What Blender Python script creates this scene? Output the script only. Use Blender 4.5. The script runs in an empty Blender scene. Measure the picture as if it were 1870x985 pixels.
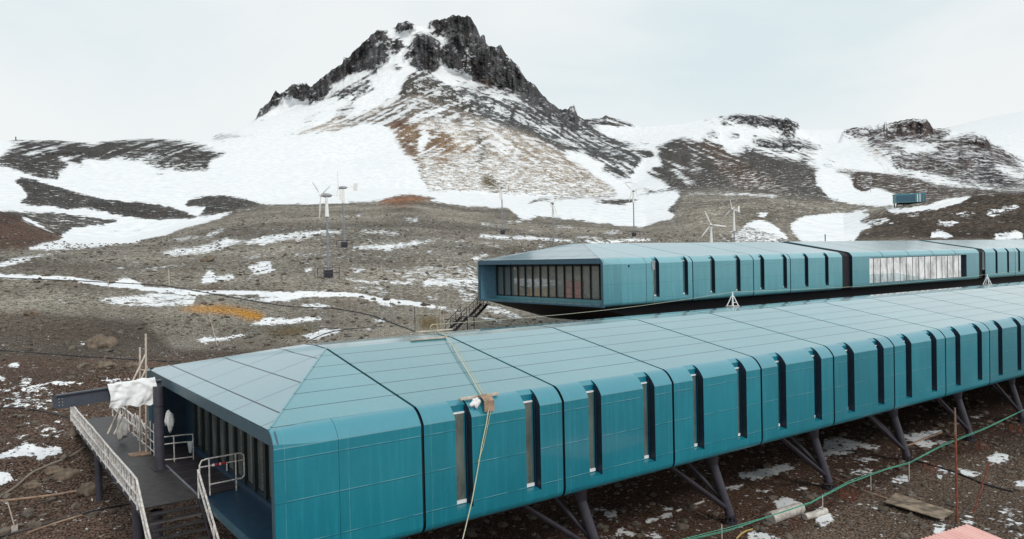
import bpy, bmesh, math, random
import numpy as np
from mathutils import Vector, Matrix, noise as mnoise
random.seed(7); rng = np.random.default_rng(11)
sc = bpy.context.scene
COL = sc.collection
R = math.radians

# ------------------------------------------------------------------ camera
F0 = 1399.92; YAW = 0.943528682; PITCH = 0.0160070154; ROLL = -0.0218986473
CAM = np.array([-12.2565186, -22.1231249, 5.01937495])
def cam_axes():
    cy, sy, cp, sp = math.cos(YAW), math.sin(YAW), math.cos(PITCH), math.sin(PITCH)
    f = np.array([cy*cp, sy*cp, -sp]); r = np.array([sy, -cy, 0.0]); u = np.cross(r, f)
    cr, sr = math.cos(ROLL), math.sin(ROLL)
    return f, r*cr+u*sr, -r*sr+u*cr
FW, RT, UP = cam_axes()
cd = bpy.data.cameras.new('camera'); cam = bpy.data.objects.new('camera', cd); COL.objects.link(cam)
cd.sensor_width = 36; cd.lens = F0/1870*36; cd.clip_start = 0.2; cd.clip_end = 12000
m = Matrix.Identity(4)
for i in range(3):
    m[i][0] = RT[i]; m[i][1] = UP[i]; m[i][2] = -FW[i]; m[i][3] = CAM[i]
cam.matrix_world = m
sc.camera = cam
def ray(px, py):
    return FW + RT*(px-935)/F0 - UP*(py-492.5)/F0
def on(px, py, ax, v):                 # point where the sight line meets a world plane
    d = ray(px, py); t = (v-CAM[ax])/d[ax]; return Vector(CAM+d*t)
def azel(px, py):
    d = ray(px, py); return math.atan2(d[1], d[0]), d[2]/math.hypot(d[0], d[1])
def project(P):
    d = P-CAM; z = d@FW
    zz = np.where(z > 1e-3, z, 1e-3)
    return 935+F0*(d@RT)/zz, 492.5-F0*(d@UP)/zz, z

# ------------------------------------------------------------------ numpy noise
PERM = rng.permutation(256).astype(np.int64); PERM = np.concatenate([PERM, PERM, PERM])
GR = rng.normal(size=(256, 3)); GR /= np.linalg.norm(GR, axis=1)[:, None]
def perlin(x, y, z):
    xi = np.floor(x).astype(np.int64); yi = np.floor(y).astype(np.int64); zi = np.floor(z).astype(np.int64)
    xf = x-xi; yf = y-yi; zf = z-zi
    xi &= 255; yi &= 255; zi &= 255
    fu = xf*xf*xf*(xf*(xf*6-15)+10); fv = yf*yf*yf*(yf*(yf*6-15)+10); fw = zf*zf*zf*(zf*(zf*6-15)+10)
    out = 0
    for dx in (0, 1):
        wx = fu if dx else 1-fu
        for dy in (0, 1):
            wy = fv if dy else 1-fv
            for dz in (0, 1):
                wz = fw if dz else 1-fw
                h = PERM[PERM[PERM[(xi+dx) & 255]+((yi+dy) & 255)]+((zi+dz) & 255)]
                g = GR[h]
                out = out + wx*wy*wz*(g[..., 0]*(xf-dx)+g[..., 1]*(yf-dy)+g[..., 2]*(zf-dz))
    return out*1.4
def fbm(x, y, z, o=4, lac=2.03, gain=0.5, ridged=False):
    s = 0; a = 1.0; t = 0
    for i in range(o):
        n = perlin(x+i*17.3, y-i*9.1, z+i*5.7)
        if ridged: n = 1-2*np.abs(n)
        s = s+a*n; t += a; a *= gain; x = x*lac; y = y*lac; z = z*lac
    return s/t

# ------------------------------------------------------------------ materials
def new_mat(name):
    m = bpy.data.materials.new(name); m.use_nodes = True
    nt = m.node_tree; b = nt.nodes['Principled BSDF']
    return m, nt, b
def N(nt, t, **kw):
    n = nt.nodes.new(t)
    for k, v in kw.items():
        if k.startswith('i_'):
            n.inputs[k[2:].replace('_', ' ')].default_value = v
        else: setattr(n, k, v)
    return n
def lk(nt, a, b): nt.links.new(a, b)
def mathn(nt, op, a, b=None, c=None, clamp=False):
    n = nt.nodes.new('ShaderNodeMath'); n.operation = op; n.use_clamp = clamp
    for i, v in enumerate((a, b, c)):
        if v is None: continue
        if isinstance(v, (int, float)): n.inputs[i].default_value = v
        else: nt.links.new(v, n.inputs[i])
    return n.outputs[0]
def mixc(nt, f, a, b):
    n = nt.nodes.new('ShaderNodeMix'); n.data_type = 'RGBA'
    if isinstance(f, (int, float)): n.inputs[0].default_value = f
    else: nt.links.new(f, n.inputs[0])
    for i, v in ((6, a), (7, b)):
        if isinstance(v, (tuple, list)): n.inputs[i].default_value = (*v[:3], 1)
        else: nt.links.new(v, n.inputs[i])
    return n.outputs[2]
def noise_n(nt, vec, scale, detail=4, rough=0.55, dist=0.0):
    n = nt.nodes.new('ShaderNodeTexNoise'); n.inputs['Scale'].default_value = scale
    n.inputs['Detail'].default_value = detail; n.inputs['Roughness'].default_value = rough
    n.inputs['Distortion'].default_value = dist
    nt.links.new(vec, n.inputs['Vector']); return n.outputs['Fac']
def ramp(nt, f, a, b):
    n = nt.nodes.new('ShaderNodeMapRange'); n.interpolation_type = 'SMOOTHSTEP'
    nt.links.new(f, n.inputs[0]); 
    for i, v in ((1, a), (2, b)):
        if isinstance(v, (int, float)): n.inputs[i].default_value = v
        else: nt.links.new(v, n.inputs[i])
    return n.outputs[0]
def simple(name, col, rough=0.6, metal=0.0, var=0.25, scale=3.0, bump=0.0, bscale=40, spec=0.5):
    m, nt, b = new_mat(name)
    tc = N(nt, 'ShaderNodeTexCoord'); v = tc.outputs['Object']
    n1 = noise_n(nt, v, scale, 5, 0.65)
    dark = tuple(c*(1-var) for c in col); lite = tuple(min(1, c*(1+var)) for c in col)
    lk(nt, mixc(nt, ramp(nt, n1, 0.3, 0.7), dark, lite), b.inputs['Base Color'])
    b.inputs['Roughness'].default_value = rough; b.inputs['Metallic'].default_value = metal
    b.inputs['Specular IOR Level'].default_value = spec
    if bump:
        bn = N(nt, 'ShaderNodeBump'); bn.inputs['Strength'].default_value = bump; bn.inputs['Distance'].default_value = 0.03
        lk(nt, noise_n(nt, v, bscale, 4), bn.inputs['Height']); lk(nt, bn.outputs[0], b.inputs['Normal'])
    return m
def teal(name, base, base2, kind, rough=0.3, pitch=0.0):
    """painted metal cladding with panel joints; kind 'roof' (joints along x) or 'wall' (joints at fixed z)"""
    m, nt, b = new_mat(name)
    tc = N(nt, 'ShaderNodeTexCoord'); v = tc.outputs['Object']
    sep = N(nt, 'ShaderNodeSeparateXYZ'); lk(nt, v, sep.inputs[0])
    geo = N(nt, 'ShaderNodeNewGeometry'); gs = N(nt, 'ShaderNodeSeparateXYZ'); lk(nt, geo.outputs['Position'], gs.inputs[0])
    wp = geo.outputs['Position']
    n1 = noise_n(nt, wp, 0.35, 4, 0.6); n2 = noise_n(nt, wp, 14.0, 3, 0.7); n3 = noise_n(nt, wp, 26.0, 3, 0.7)
    # vertical water streaks on the wall
    mp = N(nt, 'ShaderNodeMapping'); mp.inputs['Scale'].default_value = (5, 5, 0.35); lk(nt, wp, mp.inputs[0])
    n4 = noise_n(nt, mp.outputs[0], 1.0, 4, 0.6)
    c = mixc(nt, ramp(nt, n1, 0.3, 0.7), base, base2)
    c = mixc(nt, mathn(nt, 'MULTIPLY', ramp(nt, n4, 0.45, 0.75), 0.32 if kind in ('wall', 'none') else 0.15), c, tuple(x*1.5+0.01 for x in base2))
    oi = N(nt, 'ShaderNodeObjectInfo'); hs = N(nt, 'ShaderNodeHueSaturation'); lk(nt, c, hs.inputs['Color']); lk(nt, mathn(nt, 'ADD', .90, mathn(nt, 'MULTIPLY', oi.outputs['Random'], .24)), hs.inputs['Value']); c = hs.outputs[0]
    spk = mathn(nt, 'MULTIPLY', ramp(nt, n3, 0.56, 0.75), 0.08 if kind in ('roof', 'hip') else 0.40)
    c = mixc(nt, spk, c, tuple(x*1.7+0.03 for x in base2))
    joint = None; lines = None
    def dist_line(coord, pos, w):
        d = mathn(nt, 'ABSOLUTE', mathn(nt, 'SUBTRACT', coord, pos))
        return mathn(nt, 'LESS_THAN', d, w)
    if kind == 'wall':
        for z in (-0.78, -2.02, -3.32):
            l = dist_line(sep.outputs[2], z, 0.013); lines = l if lines is None else mathn(nt, 'MAXIMUM', lines, l)
        for x in (0.32, 5.7):
            l = mathn(nt, 'MULTIPLY', dist_line(sep.outputs[0], x, 0.012), 0.6)
            lines = mathn(nt, 'MAXIMUM', lines, l)
        brk = ramp(nt, noise_n(nt, wp, 1.3, 4), 0.35, 0.6)
        c = mixc(nt, mathn(nt, 'MULTIPLY', lines, mathn(nt, 'ADD', mathn(nt, 'MULTIPLY', brk, 0.28), 0.04)), c, (0.30, 0.55, 0.62))
        # pressed eave strip above the crease: glossier coat, sky highlight painted in as lighter colour and edge line
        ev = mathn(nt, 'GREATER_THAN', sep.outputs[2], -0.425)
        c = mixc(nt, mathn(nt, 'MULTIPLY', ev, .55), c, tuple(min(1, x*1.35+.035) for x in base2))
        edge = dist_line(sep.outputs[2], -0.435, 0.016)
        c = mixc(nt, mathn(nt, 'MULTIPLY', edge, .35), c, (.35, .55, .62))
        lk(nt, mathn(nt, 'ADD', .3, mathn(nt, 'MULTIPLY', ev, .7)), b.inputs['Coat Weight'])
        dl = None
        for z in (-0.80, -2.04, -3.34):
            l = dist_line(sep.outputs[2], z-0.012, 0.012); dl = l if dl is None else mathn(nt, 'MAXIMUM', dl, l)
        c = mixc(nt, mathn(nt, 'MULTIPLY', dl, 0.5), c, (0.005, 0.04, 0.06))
    elif kind == 'roof':
        mp2 = N(nt, 'ShaderNodeMapping'); mp2.inputs['Scale'].default_value = (2.2, .25, 1); lk(nt, wp, mp2.inputs[0])
        c = mixc(nt, mathn(nt, 'MULTIPLY', ramp(nt, noise_n(nt, mp2.outputs[0], 1.0, 5, .7), .5, .75), .16), c, (.22, .27, .28))
        fr = mathn(nt, 'FRACT', mathn(nt, 'DIVIDE', sep.outputs[1], 1.29))
        l = mathn(nt, 'LESS_THAN', mathn(nt, 'ABSOLUTE', mathn(nt, 'SUBTRACT', fr, 0.42)), 0.017)
        lines = l
        c = mixc(nt, mathn(nt, 'MULTIPLY', l, 0.95), c, (0.002, 0.015, 0.025))
    elif kind == 'hip':
        f1 = mathn(nt, 'FRACT', mathn(nt, 'DIVIDE', sep.outputs[0], 1.66))
        l1 = mathn(nt, 'LESS_THAN', mathn(nt, 'ABSOLUTE', mathn(nt, 'SUBTRACT', f1, 0.5)), 0.018)
        f2 = mathn(nt, 'FRACT', mathn(nt, 'DIVIDE', sep.outputs[1], 3.1))
        l2 = mathn(nt, 'LESS_THAN', mathn(nt, 'ABSOLUTE', mathn(nt, 'SUBTRACT', f2, 0.35)), 0.008)
        l = mathn(nt, 'MAXIMUM', l1, l2)
        c = mixc(nt, mathn(nt, 'MULTIPLY', l, 0.9), c, (0.002, 0.015, 0.025)); b.inputs['Coat Weight'].default_value = 1
    if lines is not None and kind != 'wall' or kind == 'hip':
        lk(nt, mathn(nt, 'SUBTRACT', 1.0, mathn(nt, 'MULTIPLY', l, .85)), b.inputs['Coat Weight']); lk(nt, mathn(nt, 'SUBTRACT', .5, mathn(nt, 'MULTIPLY', l, .4)), b.inputs['Specular IOR Level'])
    lk(nt, c, b.inputs['Base Color'])
    rr = mathn(nt, 'ADD', rough-0.06, mathn(nt, 'MULTIPLY', n2, 0.03 if kind in ('roof', 'hip') else 0.12))
    lk(nt, rr, b.inputs['Roughness'])
    b.inputs['Coat Weight'].default_value = 1.0 if kind in ('roof', 'hip') else 0.35; b.inputs['Coat IOR'].default_value = 1.5 if kind in ('roof', 'hip') else 1.7; b.inputs['Specular IOR Level'].default_value = .4; b.inputs['Coat Roughness'].default_value = 0.10
    bn = N(nt, 'ShaderNodeBump'); bn.inputs['Strength'].default_value = 0.08; bn.inputs['Distance'].default_value = 0.02
    hh = mathn(nt, 'ADD', mathn(nt, 'MULTIPLY', noise_n(nt, wp, 0.7, 1), 1.4), mathn(nt, 'MULTIPLY', n3, 0.0 if kind in ('roof', 'hip') else 0.12))
    lk(nt, hh, bn.inputs['Height']); lk(nt, bn.outputs[0], b.inputs['Normal'])
    return m
M = {}
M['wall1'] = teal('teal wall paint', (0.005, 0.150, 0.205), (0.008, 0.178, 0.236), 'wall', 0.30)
M['plain1'] = teal('teal plain paint', (0.003, 0.135, 0.200), (0.005, 0.160, 0.232), 'none', 0.3)
M['roof1'] = teal('teal roof paint', (0.030, 0.215, 0.262), (0.038, 0.24, 0.287), 'roof', 0.36)
M['hip1'] = teal('teal hip roof paint', (0.065, 0.21, 0.265), (0.075, 0.23, 0.285), 'hip', 0.36)
M['wall2'] = teal('brightened teal wall paint', (0.085, 0.26, 0.305), (0.10, 0.285, 0.33), 'wall', 0.3)  # rear walls: reflected brightness put into a lighter base colour
M['plain2'] = teal('brightened teal plain paint', (0.07, 0.22, 0.26), (0.085, 0.245, 0.285), 'none', 0.36)
M['navy'] = simple('dark navy reveal', (0.006, 0.02, 0.04), 0.5)
M['groove'] = simple('dark joint rubber', (0.006, 0.015, 0.02), 0.7)
M['frame'] = simple('black window frame', (0.012, 0.018, 0.022), 0.45)
M['dark'] = simple('dark soffit metal', (0.012, 0.009, 0.012), 0.75)
M['white'] = simple('white painted metal', (0.75, 0.77, 0.78), 0.5, var=0.08)
M['steel'] = simple('dark purple grey steel', (0.055, 0.052, 0.068), 0.42, var=0.2, bump=0.1)
M['steel_dk'] = simple('dark brace steel', (0.028, 0.024, 0.034), 0.5, var=0.2)
M['beam'] = simple('slate steel beam', (0.05, 0.058, 0.08), 0.5, var=0.15)
M['navyp'] = simple('dark blue panel', (0.008, 0.028, 0.05), 0.5)
M['liptop'] = simple('blue lip panel', (0.010, 0.04, 0.075), 0.4)
M['fabric'] = simple('wrinkled white sheet', (0.80, 0.81, 0.82), 0.7, var=0.1, scale=5, bump=0.8, bscale=6)
M['rail'] = simple('wrapped pale railing', (0.66, 0.62, 0.59), 0.8, var=0.35, scale=9, bump=0.4)
M['red'] = simple('red tape', (0.5, 0.02, 0.03), 0.6)
M['wood'] = simple('weathered board', (0.30, 0.20, 0.14), 0.8, var=0.4, scale=2.5, bump=0.3)
M['palewood'] = simple('pale timber', (0.50, 0.43, 0.36), 0.8, var=0.25, scale=4)
M['rope'] = simple('pale rope', (0.55, 0.56, 0.42), 0.8, var=0.2, scale=20)
M['grope'] = simple('green rope', (0.09, 0.38, 0.27), 0.7, var=0.35, scale=12)
M['rust'] = simple('rusty steel', (0.22, 0.055, 0.03), 0.8, var=0.4, scale=6)
M['pole'] = simple('grey galvanised pole', (0.22, 0.23, 0.27), 0.5, var=0.2)
M['blade'] = simple('white blade', (0.80, 0.80, 0.78), 0.4, var=0.05)
M['hose'] = simple('black hose', (0.015, 0.015, 0.017), 0.5)
M['pipe'] = simple('dirty white pipe', (0.48, 0.45, 0.41), 0.7, var=0.3, scale=4)
M['cap'] = simple('grey cap', (0.3, 0.31, 0.33), 0.5)
# grating deck
def grating():
    m, nt, b = new_mat('steel grating')
    tc = N(nt, 'ShaderNodeTexCoord'); sep = N(nt, 'ShaderNodeSeparateXYZ'); lk(nt, tc.outputs['Object'], sep.inputs[0])
    fy = mathn(nt, 'FRACT', mathn(nt, 'MULTIPLY', sep.outputs[1], 9.0)); fx = mathn(nt, 'FRACT', mathn(nt, 'MULTIPLY', sep.outputs[0], 9.0))
    bar = mathn(nt, 'MAXIMUM', mathn(nt, 'LESS_THAN', fy, 0.42), mathn(nt, 'LESS_THAN', fx, 0.15))
    n1 = noise_n(nt, tc.outputs['Object'], 3.0, 5)
    c = mixc(nt, bar, (0.008, 0.007, 0.008), mixc(nt, ramp(nt, n1, 0.35, 0.65), (0.05, 0.045, 0.046), (0.10, 0.09, 0.088)))
    lk(nt, c, b.inputs['Base Color']); b.inputs['Roughness'].default_value = 0.55
    return m
M['grate'] = grating()
def planks():
    m, nt, b = new_mat('dark deck planks')
    tc = N(nt, 'ShaderNodeTexCoord'); sep = N(nt, 'ShaderNodeSeparateXYZ'); lk(nt, tc.outputs['Object'], sep.inputs[0])
    fy = mathn(nt, 'FRACT', mathn(nt, 'DIVIDE', sep.outputs[1], 1.15))
    n1 = noise_n(nt, tc.outputs['Object'], 4.0, 5)
    c = mixc(nt, ramp(nt, n1, 0.35, 0.65), (0.018, 0.014, 0.018), (0.035, 0.028, 0.034))
    c = mixc(nt, mathn(nt, 'LESS_THAN', fy, 0.025), c, (0.16, 0.14, 0.14))
    lk(nt, c, b.inputs['Base Color']); b.inputs['Roughness'].default_value = 0.5
    return m
M['planks'] = planks()
def glass(name, tint, rough, metal=0.0, ext=None):
    m, nt, b = new_mat(name)
    geo = N(nt, 'ShaderNodeNewGeometry')
    mp = N(nt, 'ShaderNodeMapping'); mp.inputs['Scale'].default_value = (1.1, 1.1, 0.5); lk(nt, geo.outputs['Position'], mp.inputs[0])
    n1 = noise_n(nt, mp.outputs[0], 0.9, 5, 0.65)
    c = mixc(nt, ramp(nt, n1, 0.35, 0.65), tuple(x*0.5 for x in tint), tint)
    lk(nt, c, b.inputs['Base Color']); b.inputs['Roughness'].default_value = rough; b.inputs['Metallic'].default_value = metal
    b.inputs['Specular IOR Level'].default_value = 0.7
    return m
M['glass1'] = glass('dark window glass', (0.17, 0.19, 0.17), 0.06)
M['slotglass'] = glass('slot window glass', (0.15, 0.18, 0.165), 0.10)
M['mirror'] = glass('bright reflective glass', (0.93, 0.92, 0.90), 0.03, 1.0)
def glass2():
    m, nt, b = new_mat('lounge glass')
    geo = N(nt, 'ShaderNodeNewGeometry'); wp = geo.outputs['Position']
    n1 = noise_n(nt, wp, 0.8, 5, 0.7); n2 = noise_n(nt, wp, 3.0, 4, 0.7)
    c = mixc(nt, ramp(nt, n1, 0.35, 0.65), (0.12, 0.14, 0.14), (0.30, 0.33, 0.32))
    c = mixc(nt, mathn(nt, 'MULTIPLY', ramp(nt, n2, 0.5, 0.75), 0.5), c, (0.16, 0.12, 0.10))
    lk(nt, c, b.inputs['Base Color']); b.inputs['Roughness'].default_value = 0.08
    return m
M['glass2'] = glass2()
def pink():
    m, nt, b = new_mat('faded pink corrugated sheet')
    tc = N(nt, 'ShaderNodeTexCoord'); n1 = noise_n(nt, tc.outputs['Object'], 0.9, 6, 0.7)
    c = mixc(nt, ramp(nt, n1, 0.3, 0.7), (0.72, 0.38, 0.34), (0.82, 0.50, 0.45))
    lk(nt, c, b.inputs['Base Color']); b.inputs['Roughness'].default_value = 0.6
    return m
M['pink'] = pink()

# ------------------------------------------------------------------ mesh building
class MB:
    def __init__(s): s.v = []; s.f = []; s.mi = []
    def add(s, vs, fs, mi=0):
        o = len(s.v); s.v += [tuple(v) for v in vs]; s.f += [tuple(i+o for i in f) for f in fs]; s.mi += [mi]*len(fs); return s
    def box(s, x0, x1, y0, y1, z0, z1, mi=0):
        vs = [(x, y, z) for x in (x0, x1) for y in (y0, y1) for z in (z0, z1)]
        return s.add(vs, [(0, 1, 3, 2), (4, 6, 7, 5), (0, 4, 5, 1), (2, 3, 7, 6), (0, 2, 6, 4), (1, 5, 7, 3)], mi)
    def bar(s, a, b, w, h=None, mi=0, up=(0, 0, 1)):
        h = h or w; a = Vector(a); b = Vector(b); d = (b-a).normalized(); u = Vector(up)
        if abs(d.dot(u)) > .98: u = Vector((1, 0, 0))
        r = d.cross(u).normalized(); u = r.cross(d).normalized()
        vs = [p+r*sx*w/2+u*sz*h/2 for p in (a, b) for sx in (-1, 1) for sz in (-1, 1)]
        return s.add(vs, [(0, 1, 3, 2), (4, 6, 7, 5), (0, 4, 5, 1), (2, 3, 7, 6), (0, 2, 6, 4), (1, 5, 7, 3)], mi)
    def tube(s, pts, rad, n=8, mi=0, caps=True):
        pts = [Vector(p) for p in pts]; rads = rad if isinstance(rad, (list, tuple)) else [rad]*len(pts)
        o = len(s.v); prev = None
        for i, p in enumerate(pts):
            d = (pts[min(i+1, len(pts)-1)]-pts[max(i-1, 0)]).normalized()
            if prev is None:
                u = Vector((0, 0, 1)) if abs(d.z) < .9 else Vector((1, 0, 0))
                r = d.cross(u).normalized()
            else:
                r = (prev-d*prev.dot(d)).normalized()
            prev = r; u = r.cross(d)
            for k in range(n):
                a = 2*math.pi*k/n; s.v.append(tuple(p+(r*math.cos(a)+u*math.sin(a))*rads[i]))
        for i in range(len(pts)-1):
            for k in range(n):
                k2 = (k+1) % n; s.f.append((o+i*n+k, o+i*n+k2, o+(i+1)*n+k2, o+(i+1)*n+k)); s.mi.append(mi)
        if caps:
            s.f.append(tuple(o+k for k in range(n))[::-1]); s.mi.append(mi)
            s.f.append(tuple(o+(len(pts)-1)*n+k for k in range(n))); s.mi.append(mi)
        return s
    def build(s, name, mat, parent=None, smooth=False, loc=None):
        me = bpy.data.meshes.new(name); me.from_pydata(s.v, [], s.f)
        mats = mat if isinstance(mat, (list, tuple)) else [mat]
        for mm in mats: me.materials.append(mm)
        if len(mats) > 1: me.polygons.foreach_set('material_index', s.mi)
        if smooth: me.polygons.foreach_set('use_smooth', [True]*len(me.polygons))
        me.update()
        bm = bmesh.new(); bm.from_mesh(me); bmesh.ops.recalc_face_normals(bm, faces=bm.faces); bm.to_mesh(me); bm.free()
        if smooth:
            try: me.set_sharp_from_angle(angle=R(14 if name == 'wall_panel' else 40))
            except Exception: pass
        o = bpy.data.objects.new(name, me); COL.objects.link(o)
        if parent is not None: o.parent = parent
        if loc is not None: o.location = loc
        return o
def tag(o, label=None, cat=None, group=None, kind=None):
    if label: o['label'] = label
    if cat: o['category'] = cat
    if group: o['group'] = group
    if kind: o['kind'] = kind
    return o
def empty(name, loc=(0, 0, 0), rz=0.0):
    o = bpy.data.objects.new(name, None); o.empty_display_size = .3; COL.objects.link(o); o.location = loc; o.rotation_euler = (0, 0, rz); return o
def inst(o, parent, loc=(0, 0, 0)):
    c = o.copy(); COL.objects.link(c); c.parent = parent; c.location = loc; return c
def copy_tree(o, parent=None):
    c = o.copy(); COL.objects.link(c); c.parent = parent
    for ch in [x for x in bpy.data.objects if x.parent == o]: copy_tree(ch, c)
    return c

# ------------------------------------------------------------------ terrain
def ZD(pts): return [(x/2.2387, 200+y/2.2387) for x, y in pts]
def ZE(pts): return [(540+x/3.077, 300+y/3.077) for x, y in pts]
def ZF(pts): return [(880+x/3.74, 310+y/3.74) for x, y in pts]
def ZG(pts): return [(1100+x/2.4286, 180+y/2.4286) for x, y in pts]
def ZH(pts): return [(430+x/2.526, 10+y/2.526) for x, y in pts]
def ZC(pts): return [(1150+x/2.432, 580+y/2.432) for x, y in pts]
def ZA(pts): return [(x/2.432, 580+y/2.432) for x, y in pts]
def ZB(pts): return [(780+x/5.473, 440+y/5.473) for x, y in pts]
W2, H2 = 1100, 540          # mask raster: photo px/2 with a margin of 100 px at each side
RS = np.zeros((H2, W2)); RC = np.zeros((H2, W2, 3)); RD = np.zeros((H2, W2))
DK = (0.060, 0.058, 0.056); BR = (0.225, 0.205, 0.172); GREY = (0.115, 0.115, 0.112); RED = (0.095, 0.055, 0.042)
OCH = (0.30, 0.20, 0.12); TAN = (0.42, 0.36, 0.30); RUST = (0.22, 0.11, 0.065); SOIL = (0.140, 0.094, 0.073)
ROCK = (0.076, 0.077, 0.082); MOSS = (0.42, 0.20, 0.03); OLIVE = (0.17, 0.13, 0.06); PURP = (0.10, 0.085, 0.085); BRN2 = (0.085, 0.062, 0.048)
GX, GY = np.meshgrid(np.arange(W2)*2-165+1.0, np.arange(H2)*2+1.0-40)
def paint(pts, p, col=None, rock=None):
    xs = [q[0] for q in pts]; ys = [q[1] for q in pts]
    x0 = max(int((min(xs)+165)/2)-1, 0); x1 = min(int((max(xs)+165)/2)+2, W2); y0 = max(int((min(ys)+40)/2)-1, 0); y1 = min(int((max(ys)+40)/2)+2, H2)
    if x1 <= x0 or y1 <= y0: return
    X = GX[y0:y1, x0:x1]; Y = GY[y0:y1, x0:x1]; ins = np.zeros(X.shape, bool)
    n = len(pts)
    for i in range(n):
        ax, ay = pts[i]; bx, by = pts[(i+1) % n]
        if ay == by: continue
        c = ((ay > Y) != (by > Y)) & (X < (bx-ax)*(Y-ay)/(by-ay)+ax); ins ^= c
    if p is not None: RS[y0:y1, x0:x1][ins] = p
    if col is not None: RC[y0:y1, x0:x1][ins] = col
    if rock is not None: RD[y0:y1, x0:x1][ins] = rock
def pband(line, w, p, col=None):
    up = [(x, y-w/2) for x, y in line]; dn = [(x, y+w/2) for x, y in line][::-1]; paint(up+dn, p, col)
ALLW = [(-200, -50), (2100, -50), (2100, 1100), (-200, 1100)]
paint(ALLW, 1.12, GREY, 0)
# foreground ground below the middle crest
CREST = [(-200, 380), (0, 385), (50, 405), (95, 432), (130, 447), (230, 444), (300, 430), (370, 402), (430, 388), (500, 374), (620, 370), (700, 366),
         (740, 360), (850, 379), (950, 384), (985, 396), (1100, 408), (1180, 411), (1235, 392), (1250, 378), (1270, 355), (1400, 352), (1500, 372), (1560, 395), (1600, 380), (1660, 372), (1760, 360), (1870, 350), (2100, 340)]
paint(CREST+[(2100, 1100), (-200, 1100)], 0.14, BR, 0)
paint([(-200, 600), (0, 605), (300, 640), (520, 640), (520, 1100), (-200, 1100)], 0.10, (0.09, 0.07, 0.056))
paint([(-200, 655), (0, 652), (260, 655), (420, 660), (420, 1100), (-200, 1100)], 0.05, SOIL)
paint([(880, 640), (2100, 600), (2100, 1100), (400, 1100)], 0.07, (0.078, 0.047, 0.035))
paint([(-200, 458), (250, 460), (560, 470), (560, 640), (-200, 600)], 0.07, BR)
paint([(-200, 560), (60, 570), (260, 590), (330, 650), (-200, 655)], 0.09, (0.10, 0.082, 0.066))
paint([(1350, 1000), (1480, 960), (1640, 870), (1870, 800), (2100, 800), (2100, 1100)], 0.05, (0.125, 0.090, 0.068))
# left hills
paint(ZD([(-300, 240), (0, 200), (40, 165), (100, 150), (30, 128), (120, 122), (200, 125), (330, 130), (390, 145), (440, 175), (455, 210), (330, 200), (345, 235), (280, 240), (240, 260), (235, 285), (150, 280), (40, 245), (0, 235), (-300, 260)]), 0.22, DK, .25)
paint(ZD([(205, 155), (225, 165), (300, 215), (330, 235), (290, 235), (240, 190)]), .9)
paint(ZD([(390, 145), (440, 125), (520, 120), (640, 118), (760, 130), (850, 150), (900, 175), (950, 180), (880, 200), (850, 250), (790, 250), (740, 250), (650, 245), (590, 230), (560, 215), (470, 205), (420, 175)]), .22, DK, .25)
paint(ZD([(560, 190), (760, 200), (870, 200), (850, 250), (650, 245), (590, 230)]), .38, DK)
paint(ZD([(600, 262), (640, 258), (700, 268), (640, 272)]), .3, DK)
paint(ZD([(50, 285), (90, 275), (150, 290), (230, 315), (330, 350), (430, 375), (520, 380), (560, 380), (650, 390), (720, 405), (800, 440), (830, 445), (780, 455), (690, 450), (600, 450), (500, 440), (400, 420), (340, 410), (270, 415), (200, 395), (110, 390), (70, 380), (110, 350), (80, 310)]), .12, DK, .25)
paint(ZD([(760, 400), (770, 380), (850, 355), (940, 348), (990, 360), (1060, 380), (1110, 392), (1000, 415), (940, 430), (830, 445), (810, 440), (850, 405)]), .10, DK, .2)
paint(ZD([(-300, 400), (0, 410), (250, 425), (420, 450), (500, 455), (480, 465), (290, 490), (240, 520), (180, 490), (100, 440), (-300, 420)]), .22, (0.08, 0.075, 0.068))
paint(ZD([(-300, 400), (0, 420), (60, 430), (130, 470), (190, 500), (265, 525), (230, 540), (190, 545), (130, 570), (0, 578), (-300, 590)]), .07, RED, .15)
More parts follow.
